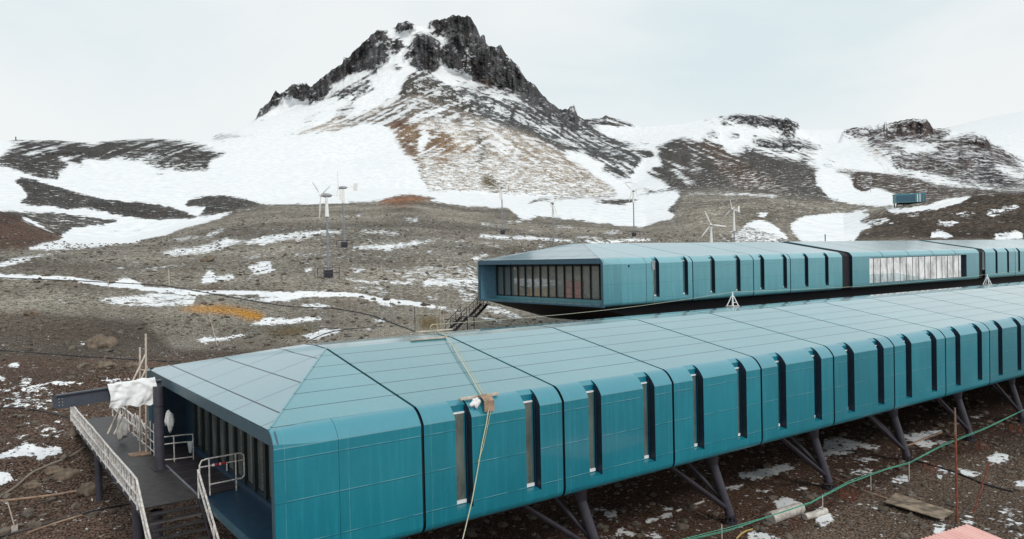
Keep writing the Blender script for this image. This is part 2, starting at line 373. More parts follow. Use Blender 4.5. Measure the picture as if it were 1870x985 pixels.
SN = [
 (ZD([(110, 572), (200, 545), (265, 528), (300, 490), (400, 478), (560, 478), (640, 485), (700, 480), (800, 455), (900, 430), (960, 420), (900, 450), (780, 480), (680, 500), (600, 520), (560, 545), (420, 565), (300, 580)]), 1.),
 (ZD([(645, 592), (700, 575), (800, 565), (860, 545), (920, 525), (1000, 540), (1100, 520), (1388, 495), (1388, 505), (1200, 530), (1080, 555), (960, 545), (900, 570), (800, 590), (700, 600)]), .85),
 (ZD([(1000, 640), (1060, 620), (1110, 625), (1110, 650), (1130, 658), (1060, 680), (1000, 685), (1040, 665)]), .9),
 (ZD([(820, 690), (860, 650), (880, 680), (950, 672), (970, 690), (880, 710), (820, 715)]), .85),
 (ZD([(480, 720), (510, 690), (560, 690), (600, 725), (540, 732)]), .85),
 (ZD([(400, 780), (500, 775), (620, 755), (740, 750), (810, 760), (790, 800), (700, 812), (560, 815), (430, 800)]), .7),
 (ZD([(1010, 880), (1090, 850), (1200, 860), (1310, 848), (1320, 860), (1200, 880), (1060, 888)]), .9),
 (ZD([(790, 950), (830, 935), (920, 935), (990, 920), (1005, 930), (920, 950), (820, 958)]), .9),
 (ZD([(1240, 945), (1330, 905), (1388, 900), (1388, 915), (1290, 950)]), .85),
 (ZD([(0, 630), (60, 610), (180, 595), (280, 583), (150, 610), (60, 640), (-200, 665), (-200, 640)]), .85),
 (ZD([(940, 765), (1050, 770), (1200, 760), (1250, 775), (1100, 790), (1000, 780)]), .8),
 (ZD([(1200, 798), (1300, 798), (1388, 810), (1280, 817)]), .8), (ZD([(225, 797), (260, 788), (300, 802)]), .7),
 (ZD([(480, 657), (510, 646), (540, 645), (500, 660)]), .7), (ZD([(590, 652), (760, 632), (760, 638), (620, 656)]), .8),
 (ZD([(980, 605), (1060, 590), (1100, 595), (1010, 612)]), .6), (ZD([(1180, 600), (1300, 590), (1290, 600), (1200, 608)]), .6),
 (ZD([(700, 530), (800, 515), (820, 525), (720, 545)]), .6), (ZD([(820, 520), (910, 485), (920, 490), (860, 520)]), .7),
 (ZE([(325, 470), (380, 462), (500, 455), (650, 440), (800, 430), (800, 440), (640, 460), (560, 475), (520, 495), (470, 480), (340, 478)]), .95),
 (ZE([(250, 650), (400, 660), (500, 665), (650, 655), (1100, 650), (1100, 668), (600, 672), (420, 675), (300, 665)]), .95),
 (ZE([(0, 880), (60, 865), (150, 860), (150, 878), (60, 890), (0, 895)]), .9), (ZE([(30, 975), (150, 930), (240, 925), (270, 930), (150, 960), (80, 985)]), .9),
 (ZE([(50, 600), (90, 590), (110, 605), (60, 618)]), .8), (ZE([(330, 600), (400, 590), (410, 600), (350, 620)]), .8),
 (ZE([(0, 415), (60, 405), (140, 395), (60, 425), (0, 430)]), .7), (ZE([(0, 385), (260, 372), (260, 379), (0, 392)]), .9),
 (ZE([(370, 442), (430, 430), (440, 434), (380, 447)]), .8), (ZE([(270, 290), (400, 284), (400, 291), (280, 297)]), .9),
 (ZE([(270, 680), (380, 690), (500, 690), (560, 740), (450, 745), (330, 715)]), .45), (ZE([(470, 785), (540, 790), (560, 805), (480, 805)]), .8),
 (ZE([(590, 300), (690, 300), (690, 325), (640, 325)]), .6), (ZE([(370, 370), (500, 365), (620, 395), (560, 405), (400, 390)]), .55),
 (ZE([(640, 590), (800, 580), (800, 650), (660, 640)]), .5), (ZE([(420, 880), (500, 870), (520, 895), (450, 895)]), .8), (ZE([(390, 925), (430, 925), (430, 935), (400, 938)]), .8),
 (ZB([(-300, 330), (0, 250), (500, 280), (500, 600), (350, 640), (300, 500), (0, 460)]), .45), (ZB([(450, 190), (600, 155), (620, 170), (500, 215), (460, 215)]), .95),
 (ZB([(0, 400), (500, 370), (500, 410), (0, 445)]), .85), (ZB([(0, 640), (200, 660), (380, 720), (360, 735), (180, 690), (0, 655)]), .8), (ZB([(600, 640), (760, 660), (1000, 790), (900, 800), (600, 690)]), .6),
 (ZB([(0, 560), (100, 560), (170, 580), (40, 580)]), .9), (ZB([(500, 740), (700, 780), (820, 830), (760, 830), (560, 780)]), .7), (ZB([(0, 10), (150, 5), (400, 20), (380, 30), (100, 22)]), .6), (ZB([(20, 110), (60, 100), (70, 130), (20, 135)]), .8), (ZB([(1120, 75), (1180, 35), (1200, 40), (1150, 80)]), .9), (ZB([(650, 50), (720, 45), (740, 60), (660, 65)]), .7),
 (ZF([(230, 315), (160, 270), (300, 240), (500, 225), (760, 235), (1000, 230), (1100, 210), (1250, 150), (1400, 150), (1380, 200), (1330, 230), (1300, 260), (1240, 290), (1390, 300), (1350, 325), (1200, 355), (1130, 380), (900, 370), (700, 350), (480, 335), (330, 330), (400, 345), (260, 340)]), 1.),
 (ZF([(0, 455), (150, 455), (350, 458), (500, 470), (650, 485), (830, 490), (900, 475), (1060, 463), (1250, 470), (1440, 478), (1560, 495), (1300, 488), (1080, 478), (950, 490), (840, 502), (560, 492), (400, 482), (0, 478)]), .95),
 (ZF([(500, 380), (620, 385), (640, 395), (520, 400)]), .7), (ZF([(660, 455), (860, 462), (860, 472), (680, 468)]), .8), (ZF([(830, 430), (900, 405), (990, 410), (880, 435)]), .7), (ZF([(290, 415), (400, 422), (300, 425)]), .7),
 (ZF([(0, 370), (130, 385), (60, 390), (0, 385)]), .8), (ZF([(150, 360), (330, 350), (400, 350), (180, 372)]), .8), (ZF([(1640, 440), (1720, 415), (1870, 360), (1990, 370), (1990, 420), (1870, 430), (1720, 445)]), .75), (ZF([(0, 505), (60, 512), (130, 515), (0, 520)]), .8),
]
for pts, p in SN: paint(pts, p*.86 if p < .97 else p)
pband(ZD([(-300, 665), (0, 679), (140, 691), (330, 702), (450, 720), (600, 736), (800, 748), (1000, 750), (1388, 764)]), 6, 1.3)
pband(ZE([(0, 728), (150, 735), (350, 750), (450, 768), (600, 777), (800, 805)]), 6, 1.3)
paint(ZF([(300, 245), (360, 215), (480, 205), (500, 215), (380, 235), (320, 250)]), .2, DK)
paint(ZF([(750, 235), (860, 215), (1000, 200), (1110, 205), (1050, 230), (920, 250), (800, 240)]), .2, DK)
paint(ZF([(500, 190), (830, 200), (840, 215), (500, 225)]), .45, GREY)
paint(ZF([(1060, 175), (1270, 132), (1440, 138), (1430, 150), (1280, 155), (1080, 182)]), .25, GREY)
paint(ZD([(720, 818), (790, 808), (880, 805), (1000, 815), (1060, 830), (1095, 850), (1060, 868), (1010, 858), (960, 840), (850, 828), (740, 825)]), .03, MOSS)
paint(ZD([(1080, 915), (1180, 895), (1280, 900), (1290, 915), (1180, 935), (1110, 930)]), .06, OLIVE)
paint(ZD([(780, 725), (900, 722), (920, 735), (800, 738)]), .1, (0.16, 0.10, 0.06))
paint(ZB([(-50, 760), (150, 770), (170, 880), (-50, 900)]), .03, (0.13, 0.10, 0.05))
# right
paint(ZG([(-200, 60), (0, 85), (20, 75), (60, 85), (100, 90), (130, 110), (165, 128), (120, 125), (40, 118), (0, 115), (-200, 130)]), .12, DK, .6)
paint(ZG([(240, 230), (300, 200), (370, 175), (430, 195), (480, 185), (560, 235), (650, 225), (740, 240), (860, 270), (930, 300), (990, 310), (945, 330), (955, 380), (1020, 440), (1100, 465), (1250, 485), (1150, 500), (900, 520), (850, 560), (860, 600), (900, 632), (520, 640), (350, 520), (300, 500), (380, 430), (360, 400), (300, 405), (330, 395), (200, 330), (260, 290)]), .2, (0.085, 0.08, 0.075), .3)
paint(ZG([(350, 420), (500, 405), (700, 425), (1000, 450), (1250, 485), (1150, 500), (900, 520), (850, 560), (860, 600), (900, 632), (200, 640), (330, 520), (370, 440)]), .16, BR)
paint(ZG([(440, 210), (480, 190), (540, 205), (580, 260), (700, 330), (860, 420), (600, 400), (500, 300)]), .32, (0.105, 0.075, 0.06), .3)
paint(ZG([(380, 250), (430, 240), (450, 330), (400, 330)]), .6); paint(ZG([(330, 280), (370, 330), (440, 390), (400, 390), (320, 330)]), .55)
paint(ZG([(400, 425), (560, 420), (800, 430), (760, 440), (560, 430)]), .7)
paint(ZG([(640, 560), (700, 545), (760, 560), (830, 620), (780, 632), (700, 590), (600, 600)]), .85)
paint(ZG([(690, 520), (740, 510), (730, 535), (690, 530)]), .8)
paint(ZG([(0, 160), (60, 185), (150, 200), (250, 195), (180, 210), (80, 200), (0, 180)]), .25, GREY, .3)
paint(ZG([(-100, 200), (0, 235), (100, 240), (220, 240), (230, 270), (100, 290), (0, 285), (-100, 240)]), .22, DK, .3)
paint(ZG([(0, 300), (60, 340), (150, 380), (250, 405), (230, 412), (100, 375), (0, 330)]), .15, DK, .2)
paint(ZG([(520, 95), (560, 80), (640, 73), (740, 80), (830, 90), (835, 105), (878, 112), (878, 130), (850, 130), (860, 150), (800, 150), (740, 135), (640, 120), (560, 110), (525, 110)]), .06, ROCK, 1)
paint(ZG([(740, 140), (860, 150), (850, 175), (760, 165)]), .5, DK, .6)
paint(ZG([(440, 110), (480, 95), (540, 80), (520, 95), (460, 112)]), .4, TAN)
paint(ZG([(455, 180), (500, 140), (540, 155), (520, 180), (470, 188)]), .15, ROCK, .8); paint(ZG([(550, 160), (600, 155), (620, 180), (570, 185)]), .15, ROCK, .8)
paint(ZG([(660, 175), (700, 165), (740, 175), (830, 165), (900, 195), (950, 200), (985, 250), (940, 245), (880, 235), (800, 240), (730, 230), (690, 210)]), .14, ROCK, .9)
paint(ZG([(620, 200), (670, 210), (690, 232), (640, 235)]), .3, ROCK, .6)
paint(ZG([(870, 250), (940, 262), (970, 285), (900, 290)]), .45, DK, .5)
paint(ZG([(985, 290), (1000, 275), (1030, 285), (1035, 310), (1000, 305)]), .08, ROCK, 1)
paint(ZG([(1030, 310), (1100, 320), (1180, 325), (1280, 330), (1350, 340), (1450, 370), (1600, 390), (1700, 410), (1870, 420), (2300, 420), (2300, 640), (1120, 635), (1150, 590), (1200, 570), (1130, 545), (1200, 520), (1280, 500), (1440, 490), (1600, 450), (1550, 440), (1440, 460), (1300, 430), (1220, 400), (1170, 420), (1120, 395), (1090, 350), (1040, 335)]), .26, (0.085, 0.066, 0.055), .3)
paint(ZG([(1130, 335), (1190, 330), (1220, 370), (1180, 420), (1110, 385)]), .06, (0.07, 0.05, 0.04), .5)
paint(ZG([(1440, 490), (1600, 450), (1700, 430), (1870, 425), (2300, 420), (2300, 640), (1120, 635), (1150, 590), (1200, 570), (1130, 545), (1200, 520), (1280, 500)]), .15, (0.072, 0.058, 0.046), .2)
paint(ZG([(1290, 512), (1250, 490), (1440, 480), (1550, 450), (1640, 440), (1600, 465), (1480, 500)]), .9)
paint(ZG([(1460, 600), (1500, 590), (1560, 620), (1540, 632), (1450, 632)]), .85); paint(ZG([(1740, 600), (1870, 590), (1870, 632), (1750, 632)]), .7); paint(ZG([(1710, 510), (1760, 490), (1870, 480), (1800, 510), (1740, 530)]), .6)
paint(ZG([(1065, 150), (1110, 130), (1200, 120), (1260, 105), (1350, 95), (1440, 95), (1465, 135), (1560, 145), (1520, 170), (1540, 200), (1640, 160), (1700, 175), (1720, 205), (1800, 240), (1860, 280), (1870, 320), (2200, 400), (2200, 430), (1870, 420), (1750, 420), (1680, 395), (1600, 375), (1400, 345), (1300, 310), (1250, 260), (1200, 230), (1190, 190), (1090, 165)]), .10, PURP, .7)
paint(ZG([(1280, 130), (1350, 100), (1440, 97), (1465, 140), (1450, 165), (1350, 150)]), .08, (0.075, 0.058, 0.055), 1)
paint(ZG([(1530, 180), (1640, 160), (1700, 175), (1720, 205), (1690, 215), (1600, 205), (1530, 205)]), .1, (0.08, 0.065, 0.065), 1)
paint(ZG([(1500, 250), (1620, 230), (1720, 250), (1720, 280), (1560, 290)]), .2, (0.09, 0.08, 0.085), 1); paint(ZG([(1660, 310), (1740, 310), (1800, 350), (1850, 400), (1700, 400), (1640, 350)]), .08, (0.065, 0.058, 0.064), .8)
paint(ZG([(1140, 125), (1270, 120), (1280, 135), (1160, 145)]), .8); paint(ZG([(1210, 200), (1320, 195), (1500, 200), (1480, 240), (1300, 260), (1230, 250)]), .55)
paint(ZG([(1300, 310), (1400, 330), (1500, 350), (1740, 410), (1640, 400), (1480, 375), (1380, 350), (1320, 330)]), .85); paint(ZG([(1720, 290), (1830, 330), (1870, 335), (1870, 360), (1780, 340)]), .7)
paint(ZG([(1200, 205), (1240, 195), (1330, 215), (1330, 250), (1230, 245)]), .2, PURP, .8)
paint(ZG([(1110, 170), (1160, 190), (1240, 270), (1285, 325), (1250, 325), (1190, 260), (1130, 200)]), .62, TAN)
paint(ZG([(840, 560), (900, 520), (1020, 505), (1130, 508), (1200, 520), (1130, 545), (1200, 570), (1150, 590), (1120, 634), (900, 634), (850, 600)]), .97)
paint(ZG([(560, 600), (650, 570), (760, 600), (860, 632), (600, 640)]), .55); paint(ZG([(480, 640), (500, 600), (560, 590), (560, 640)]), .3)
paint(ZG([(1480, 560), (1560, 540), (1600, 560), (1540, 580)]), .5); paint(ZG([(1560, 520), (1640, 500), (1680, 515), (1600, 535)]), .5); paint(ZG([(1330, 520), (1420, 510), (1400, 530)]), .5); paint(ZG([(1150, 545), (1260, 530), (1300, 560), (1200, 570)]), .45)
# mountain
paint(ZH([(770, 350), (820, 310), (900, 320), (970, 370), (1100, 400), (1180, 430), (1300, 440), (1420, 420), (1500, 490), (1560, 460), (1575, 520), (1650, 570), (1768, 640), (1850, 680), (1850, 800), (1768, 790), (1640, 680), (1500, 670), (1300, 600), (1200, 550), (1050, 510), (900, 440), (780, 430), (755, 440), (770, 400)]), .12, (0.095, 0.10, 0.102), .45)
paint(ZH([(770, 350), (820, 310), (960, 370), (1050, 440), (1130, 500), (1100, 530), (1000, 480), (880, 430), (760, 430)]), .16, (0.085, 0.08, 0.07), .5)
paint(ZH([(1270, 480), (1360, 440), (1450, 450), (1560, 560), (1700, 620), (1768, 680), (1700, 660), (1600, 600), (1500, 570), (1400, 520), (1320, 510)]), .12, ROCK, .5)
for a, b_, w in (((1030, 420), (1120, 480), 14), ((1150, 470), (1240, 540), 12), ((1200, 470), (1330, 560), 10), ((1340, 530), (1420, 600), 9), ((1400, 560), (1500, 640), 9), ((1480, 560), (1640, 660), 10), ((1100, 420), (1180, 500), 10), ((1230, 440), (1330, 500), 12)):
    paint(ZH([(a[0], a[1]), (b_[0], b_[1]), (b_[0]+w, b_[1]+w*.3), (a[0]+w*1.6, a[1])]), .8)
paint(ZH([(95, 525), (110, 485), (185, 385), (260, 360), (340, 360), (400, 320), (495, 260), (545, 205), (600, 160), (650, 115), (715, 120), (710, 260), (640, 290), (560, 300), (520, 320), (450, 370), (440, 425), (360, 465), (330, 440), (250, 450), (180, 480), (120, 510)]), .09, ROCK, 1)
paint(ZH([(450, 380), (510, 315), (545, 320), (500, 360)]), .85); paint(ZH([(200, 440), (260, 410), (280, 430), (220, 465)]), .7); paint(ZH([(640, 180), (690, 165), (690, 200), (650, 210)]), .4)
paint(ZH([(450, 430), (460, 400), (530, 370), (560, 330), (640, 355), (650, 375), (600, 410), (520, 435), (490, 438)]), .2, ROCK, .8)
paint(ZH([(540, 345), (640, 300), (690, 290), (640, 330), (560, 390)]), .5, ROCK, .5)
paint(ZH([(715, 180), (760, 155), (780, 180), (760, 220), (720, 230)]), .15, ROCK, 1); paint(ZH([(740, 110), (745, 90), (785, 70), (820, 85), (822, 128), (765, 125)]), .05, ROCK, 1); paint(ZH([(735, 280), (760, 268), (780, 290), (745, 305)]), .12, ROCK, .8)
paint(ZH([(830, 95), (850, 93), (850, 110), (832, 112)]), .1, ROCK, 1)
paint(ZH([(820, 185), (840, 140), (870, 125), (920, 135), (950, 175), (960, 200), (940, 290), (900, 310), (850, 300), (820, 270)]), .05, ROCK, 1); paint(ZH([(800, 200), (815, 195), (810, 265), (795, 270)]), .1, ROCK, 1)
paint(ZH([(885, 85), (905, 65), (935, 58), (960, 62), (1000, 38), (1085, 45), (1120, 100), (1130, 135), (1155, 135), (1160, 185), (1225, 180), (1250, 225), (1310, 280), (1340, 335), (1385, 365), (1420, 415), (1340, 415), (1270, 390), (1180, 370), (1110, 350), (1060, 310), (1000, 300), (955, 260), (955, 215), (985, 150), (1000, 120), (960, 140), (930, 130), (920, 100)]), .07, ROCK, 1)
paint(ZH([(925, 140), (965, 135), (985, 110), (992, 135), (965, 190), (950, 190)]), 1.); paint(ZH([(880, 100), (925, 98), (925, 132), (900, 125)]), .95)
paint(ZH([(1065, 180), (1075, 180), (1090, 310), (1075, 310)]), .75); paint(ZH([(1040, 170), (1130, 160), (1140, 172), (1050, 185)]), .4)
paint(ZH([(1020, 350), (1100, 360), (1300, 390), (1420, 440), (1300, 430), (1180, 410), (1050, 400)]), .55); paint(ZH([(890, 320), (950, 300), (975, 350), (960, 365)]), .9); paint(ZH([(915, 400), (950, 395), (955, 415), (925, 415)]), .8)
paint(ZH([(1100, 340), (1180, 350), (1180, 372), (1110, 362)]), .1, (0.09, 0.06, 0.05), .8)
paint(ZH([(1500, 500), (1560, 450), (1575, 520), (1560, 570), (1500, 560)]), .05, ROCK, 1)
paint(ZH([(1330, 330), (1420, 400), (1520, 485), (1510, 530), (1420, 480), (1340, 425), (1270, 395)]), .06, ROCK, .85)
paint(ZH([(210, 610), (300, 570), (450, 520), (600, 480), (750, 430), (860, 420), (1000, 480), (1150, 540), (1300, 590), (1450, 650), (1600, 730), (1768, 860), (1770, 890), (1700, 895), (1400, 890), (1100, 870), (900, 870), (860, 800), (800, 720), (740, 640), (700, 560), (600, 550), (450, 590), (300, 600)]), .50, (0.52, 0.46, 0.40), .15)
paint(ZH([(620, 500), (780, 430), (900, 440), (1050, 510), (1100, 545), (820, 525), (740, 530), (690, 555), (600, 545), (480, 560), (500, 520)]), .55, (0.16, 0.14, 0.12), .2)
paint(ZH([(700, 560), (740, 530), (820, 530), (880, 560), (1000, 600), (960, 650), (900, 680), (870, 720), (860, 830), (840, 760), (780, 680)]), .42, (0.25, 0.17, 0.11), .2)
paint(ZH([(710, 560), (740, 530), (810, 535), (790, 560), (730, 580)]), .1, (0.13, 0.065, 0.045), .2); paint(ZH([(930, 620), (1010, 600), (1010, 680), (940, 690)]), .3, OCH)
paint(ZH([(750, 600), (830, 620), (840, 700), (800, 690)]), .3, (0.2, 0.13, 0.09)); paint(ZH([(1020, 650), (1090, 640), (1080, 700), (1030, 690)]), .4, OCH); paint(ZH([(900, 710), (1000, 700), (990, 750), (920, 745)]), .4, OCH)
paint(ZH([(1270, 600), (1330, 590), (1500, 670), (1768, 865), (1768, 892), (1700, 893), (1550, 860), (1400, 800), (1250, 700)]), .5, (0.40, 0.33, 0.26), .05)
paint(ZH([(1110, 640), (1140, 560), (1160, 640), (1160, 750), (1120, 740)]), .45, (0.17, 0.15, 0.12)); paint(ZH([(1130, 780), (1190, 790), (1230, 840), (1190, 860), (1150, 830)]), .28, (0.16, 0.14, 0.09))
paint(ZH([(870, 560), (890, 580), (868, 680), (850, 700), (855, 600)]), 1.)
paint(ZH([(650, 910), (700, 885), (800, 872), (900, 885), (940, 895), (850, 915), (760, 925)]), .08, RUST)
paint(ZH([(290, 540), (400, 480), (410, 490), (330, 540)]), .5, GREY); paint(ZH([(430, 510), (480, 470), (590, 430), (540, 470), (470, 515)]), .5, GREY); paint(ZH([(30, 570), (110, 525), (130, 500), (150, 500), (90, 550)]), .4, GREY)
paint(ZH([(-130, 560), (-60, 520), (0, 515), (-50, 540), (-120, 570)]), .45, GREY); paint(ZH([(-170, 600), (150, 595), (60, 615), (-100, 630)]), .55, GREY)
# near snow, right foreground
for pts, p in (([(860, 545), (930, 535), (1030, 560), (1000, 600), (900, 620), (850, 640), (860, 590)], .85), ([(480, 690), (560, 680), (700, 650), (750, 670), (640, 700), (560, 720), (500, 710)], .85), ([(640, 820), (700, 800), (770, 830), (740, 850), (680, 860)], .9),
  ([(820, 890), (880, 870), (930, 890), (860, 915)], .95), ([(1200, 530), (1400, 495), (1380, 520), (1280, 550), (1430, 555), (1300, 580), (1270, 560)], .85), ([(1590, 630), (1640, 600), (1700, 620), (1680, 645), (1620, 655)], .95), ([(1460, 680), (1560, 695), (1600, 705), (1500, 712)], .9),
  ([(1150, 725), (1230, 705), (1240, 735), (1170, 740)], .7), ([(1000, 550), (1120, 570), (1100, 590), (1030, 575)], .9), ([(540, 940), (640, 960), (680, 985), (520, 985)], .8), ([(1330, 905), (1410, 930), (1400, 950), (1350, 940)], .95), ([(1120, 970), (1180, 960), (1210, 975), (1150, 985)], .8),
  ([(1700, 740), (1760, 725), (1900, 730), (1900, 780), (1720, 760)], .85), ([(60, 905), (190, 870), (200, 880), (80, 915)], .85), ([(120, 850), (190, 845), (190, 865)], .8), ([(420, 760), (520, 738), (500, 762), (430, 770)], .8), ([(960, 690), (1080, 680), (1070, 700), (980, 710)], .7),
  ([(1470, 440), (1620, 426), (1560, 442)], .8), ([(60, 975), (130, 955), (150, 985)], .8), ([(-60, 950), (0, 950), (60, 975), (-60, 985)], .7), ([(560, 770), (640, 770), (620, 785)], .6), ([(710, 765), (800, 760), (780, 775)], .7), ([(820, 855), (870, 845), (860, 865)], .8), ([(1030, 830), (1080, 850), (1030, 860)], .5),
  ([(-120, 870), (-80, 850), (-60, 880), (-100, 905)], .8), ([(1040, 745), (1120, 750), (1100, 765)], .5), ([(960, 625), (1080, 630), (1150, 640), (1050, 650)], .6), ([(1280, 640), (1330, 650), (1460, 700), (1400, 700)], .6), ([(1620, 820), (1751, 860), (1751, 960), (1650, 930)], .3), ([(1360, 700), (1400, 715), (1380, 730)], .6),
  ([(1100, 860), (1000, 840), (1060, 820), (1120, 835)], .35), ([(-200, 860), (-120, 840), (-110, 860)], .8), ([(1460, 905), (1520, 900), (1530, 925)], .8)):
    paint(ZC(pts), p)
for pts, p in (([(0, 610), (60, 590), (120, 570), (200, 580), (270, 560), (280, 600), (230, 630), (180, 640), (100, 630), (0, 640), (-100, 640)], .9), ([(-60, 700), (60, 700), (60, 720), (20, 740), (-60, 755)], .85), ([(240, 460), (280, 460), (270, 480)], .7), ([(80, 300), (250, 288), (350, 290), (360, 300), (200, 308)], .75), ([(80, 318), (160, 328), (180, 345), (80, 340)], .65),
  ([(50, 378), (160, 395), (80, 403)], .6), ([(100, 270), (150, 265), (150, 290), (110, 295)], .6), ([(10, 212), (90, 203), (80, 222)], .9), ([(-60, 265), (30, 265), (30, 285), (-60, 290)], .8), ([(450, 278), (560, 278), (600, 290), (420, 290)], .6), ([(-60, 320), (100, 300), (240, 320), (240, 420), (60, 420), (-60, 400)], .33), ([(70, 530), (120, 520), (110, 545)], .7), ([(350, 118), (420, 118), (430, 130), (360, 128)], .7), ([(-20, 118), (70, 118), (70, 124), (-20, 124)], .7),
  ([(60, 400), (250, 395), (300, 405), (120, 408)], .7), ([(150, 480), (260, 500), (280, 540), (180, 530)], .35)):
    paint(ZA(pts), p)
for bx in (150, 205, 240):
    pass
def blur(a, k):
    for ax in (0, 1):
        c = np.cumsum(np.insert(np.pad(a, [(k, k) if i == ax else (0, 0) for i in range(a.ndim)], mode='edge'), 0, 0, axis=ax), axis=ax)
        n = a.shape[ax]; w = 2*k+1
        a = (np.take(c, range(w, w+n), axis=ax)-np.take(c, range(0, n), axis=ax))/w
    return a
RS = np.clip(blur(RS, 1), 0, 1.12); RSF = blur(blur(RS, 2), 2); RC = blur(RC, 3); RD = blur(RD, 3)

# --- relief: curves seen in the photograph, each with its real ground distance
GYP = [(-400, -16), (-60, -12), (-32, -9.2), (-8, -8.15), (0, -8.05), (13, -7.95), (19, -6.6), (26, -4.85), (34, -3.6), (37, -2.5), (50, -1.7), (400, -1.0)]
def gbase(x, y):
    z = np.interp(y, [a for a, _ in GYP], [b for _, b in GYP])
    return z
def curve(pts):
    a = [];
    for px, py, r in pts:
        az, e = azel(px, py); a.append((az, e, r))
    a.sort(); return np.array(a)
K = []
K.append(curve([(-300, 500, 112), (0, 497, 112), (300, 503, 112), (600, 506, 108), (850, 498, 120), (1000, 520, 140), (1100, 545, 165), (1300, 540, 190), (1600, 500, 215), (1870, 480, 230), (2100, 480, 230)]))
K.append(curve([(-300, 470, 150), (0, 466, 150), (300, 460, 155), (628, 452, 148), (850, 441, 175), (1000, 440, 185), (1160, 433, 200), (1300, 440, 222), (1500, 441, 240), (1870, 442, 255), (2100, 442, 255)]))
K.append(curve([(-300, 365, 235), (0, 385, 240), (50, 405, 240), (95, 432, 240), (130, 446, 245), (230, 444, 250), (300, 428, 260), (370, 402, 280), (430, 388, 290), (500, 374, 300), (620, 370, 310), (680, 368, 320), (740, 357, 325), (800, 366, 325), (850, 379, 330), (950, 386, 325), (1000, 398, 300), (1100, 407, 300), (1180, 411, 300), (1235, 393, 310), (1280, 370, 330), (1400, 362, 345), (1480, 385, 335), (1540, 405, 320), (1600, 388, 310), (1660, 375, 305), (1760, 362, 300), (1870, 352, 300), (2100, 340, 300)]))
K.append(curve([(-300, 380, 300), (0, 395, 300), (95, 440, 300), (230, 436, 330), (330, 410, 360), (430, 391, 370), (620, 373, 380), (740, 361, 390), (850, 376, 400), (1000, 372, 420), (1100, 368, 420), (1180, 366, 420), (1250, 358, 430), (1400, 355, 430), (1500, 365, 420), (1560, 372, 410), (1660, 372, 400), (1760, 366, 390), (1870, 352, 380), (2100, 345, 380)]))
K.append(curve([(-300, 370, 430), (0, 372, 430), (100, 375, 430), (200, 378, 430), (340, 372, 450), (420, 357, 450), (480, 368, 460), (620, 345, 520), (740, 345, 540), (900, 358, 540), (1100, 362, 560), (1150, 357, 560), (1250, 345, 560), (1400, 325, 560), (1500, 320, 560), (1560, 330, 560), (1650, 340, 540), (1750, 345, 520), (1870, 345, 500), (2100, 340, 500)]))
K.append(curve([(-300, 318, 560), (0, 318, 560), (100, 325, 560), (250, 320, 580), (400, 310, 600), (520, 300, 650), (650, 290, 700), (740, 270, 720), (850, 275, 720), (1000, 290, 700), (1100, 325, 690), (1150, 340, 680), (1250, 300, 720), (1400, 285, 720), (1500, 300, 700), (1600, 310, 700), (1750, 335, 640), (1870, 340, 620), (2100, 340, 620)]))
K.append(curve([(-300, 272, 720), (0, 275, 720), (100, 280, 720), (250, 275, 740), (380, 262, 800), (520, 238, 860), (620, 215, 880), (700, 193, 890), (745, 178, 890), (800, 185, 885), (900, 215, 860), (1000, 255, 830), (1100, 290, 800), (1180, 290, 800), (1250, 265, 830), (1300, 262, 850), (1400, 270, 850), (1500, 285, 830), (1600, 270, 850), (1750, 300, 780), (1870, 320, 720), (2100, 330, 700)]))
K.append(curve([(-300, 262, 820), (0, 265, 820), (120, 262, 820), (280, 258, 840), (380, 258, 900), (470, 222, 985), (560, 190, 1000), (650, 150, 1000), (700, 120, 995), (760, 110, 990), (790, 125, 985), (830, 135, 985), (900, 155, 985), (960, 170, 980), (1000, 195, 970), (1060, 245, 950), (1120, 262, 930), (1200, 250, 930), (1300, 235, 930), (1400, 238, 930), (1480, 265, 920), (1550, 262, 930), (1650, 250, 930), (1750, 265, 900), (1870, 300, 850), (2100, 310, 850)]))
sil = [(-300, 262, 860), (0, 259, 860), (30, 255, 860), (110, 257, 860), (150, 261, 860), (200, 258, 880), (260, 253, 880), (330, 255, 880), (375, 260, 900), (385, 252, 930), (410, 238, 980), (450, 232, 1010)]
for zx, zy in [(75, 540), (95, 522), (110, 490), (160, 450), (185, 395), (205, 420), (235, 400), (260, 372), (320, 362), (350, 385), (400, 340), (440, 310), (495, 275), (500, 240), (520, 250), (545, 220), (600, 170), (650, 122), (690, 120), (700, 113), (740, 102), (750, 88), (785, 76), (820, 90), (840, 97), (880, 95), (905, 75), (935, 70), (960, 72), (985, 62), (1000, 48), (1020, 56), (1060, 53), (1085, 62), (1110, 100), (1130, 150), (1150, 142), (1157, 188), (1200, 205), (1225, 188), (1245, 228), (1280, 260), (1310, 290), (1340, 345), (1385, 375), (1410, 410), (1440, 445), (1480, 475), (1510, 490), (1535, 485), (1560, 456), (1572, 478), (1576, 510)]:
    x, y = ZH([(zx, zy)])[0]; sil.append((x, y, 1045 if 600 < x < 900 else 1025))
sil += [(1075, 226, 1000), (1100, 229, 1000), (1160, 234, 1000), (1200, 231, 1000), (1240, 227, 1000), (1300, 216, 1000), (1318, 212, 1000), (1350, 210.5, 1000), (1380, 211, 1000), (1410, 213, 1000), (1440, 217, 1000), (1444, 222, 1000), (1460, 226, 1000), (1462, 234, 1000), (1475, 246, 1000), (1500, 262, 990), (1530, 262, 990), (1538, 242, 1000), (1560, 235, 1000), (1590, 231, 1000), (1614, 228, 1000), (1616, 221, 1000), (1620, 228, 1000), (1660, 220, 1000), (1692, 219, 1000), (1703, 235, 1000), (1745, 240, 985), (1780, 246, 960), (1800, 252, 960), (1810, 266, 950), (1842, 278, 940), (1868, 298, 930), (1900, 315, 920), (2100, 330, 900)]
K.append(curve(sil))
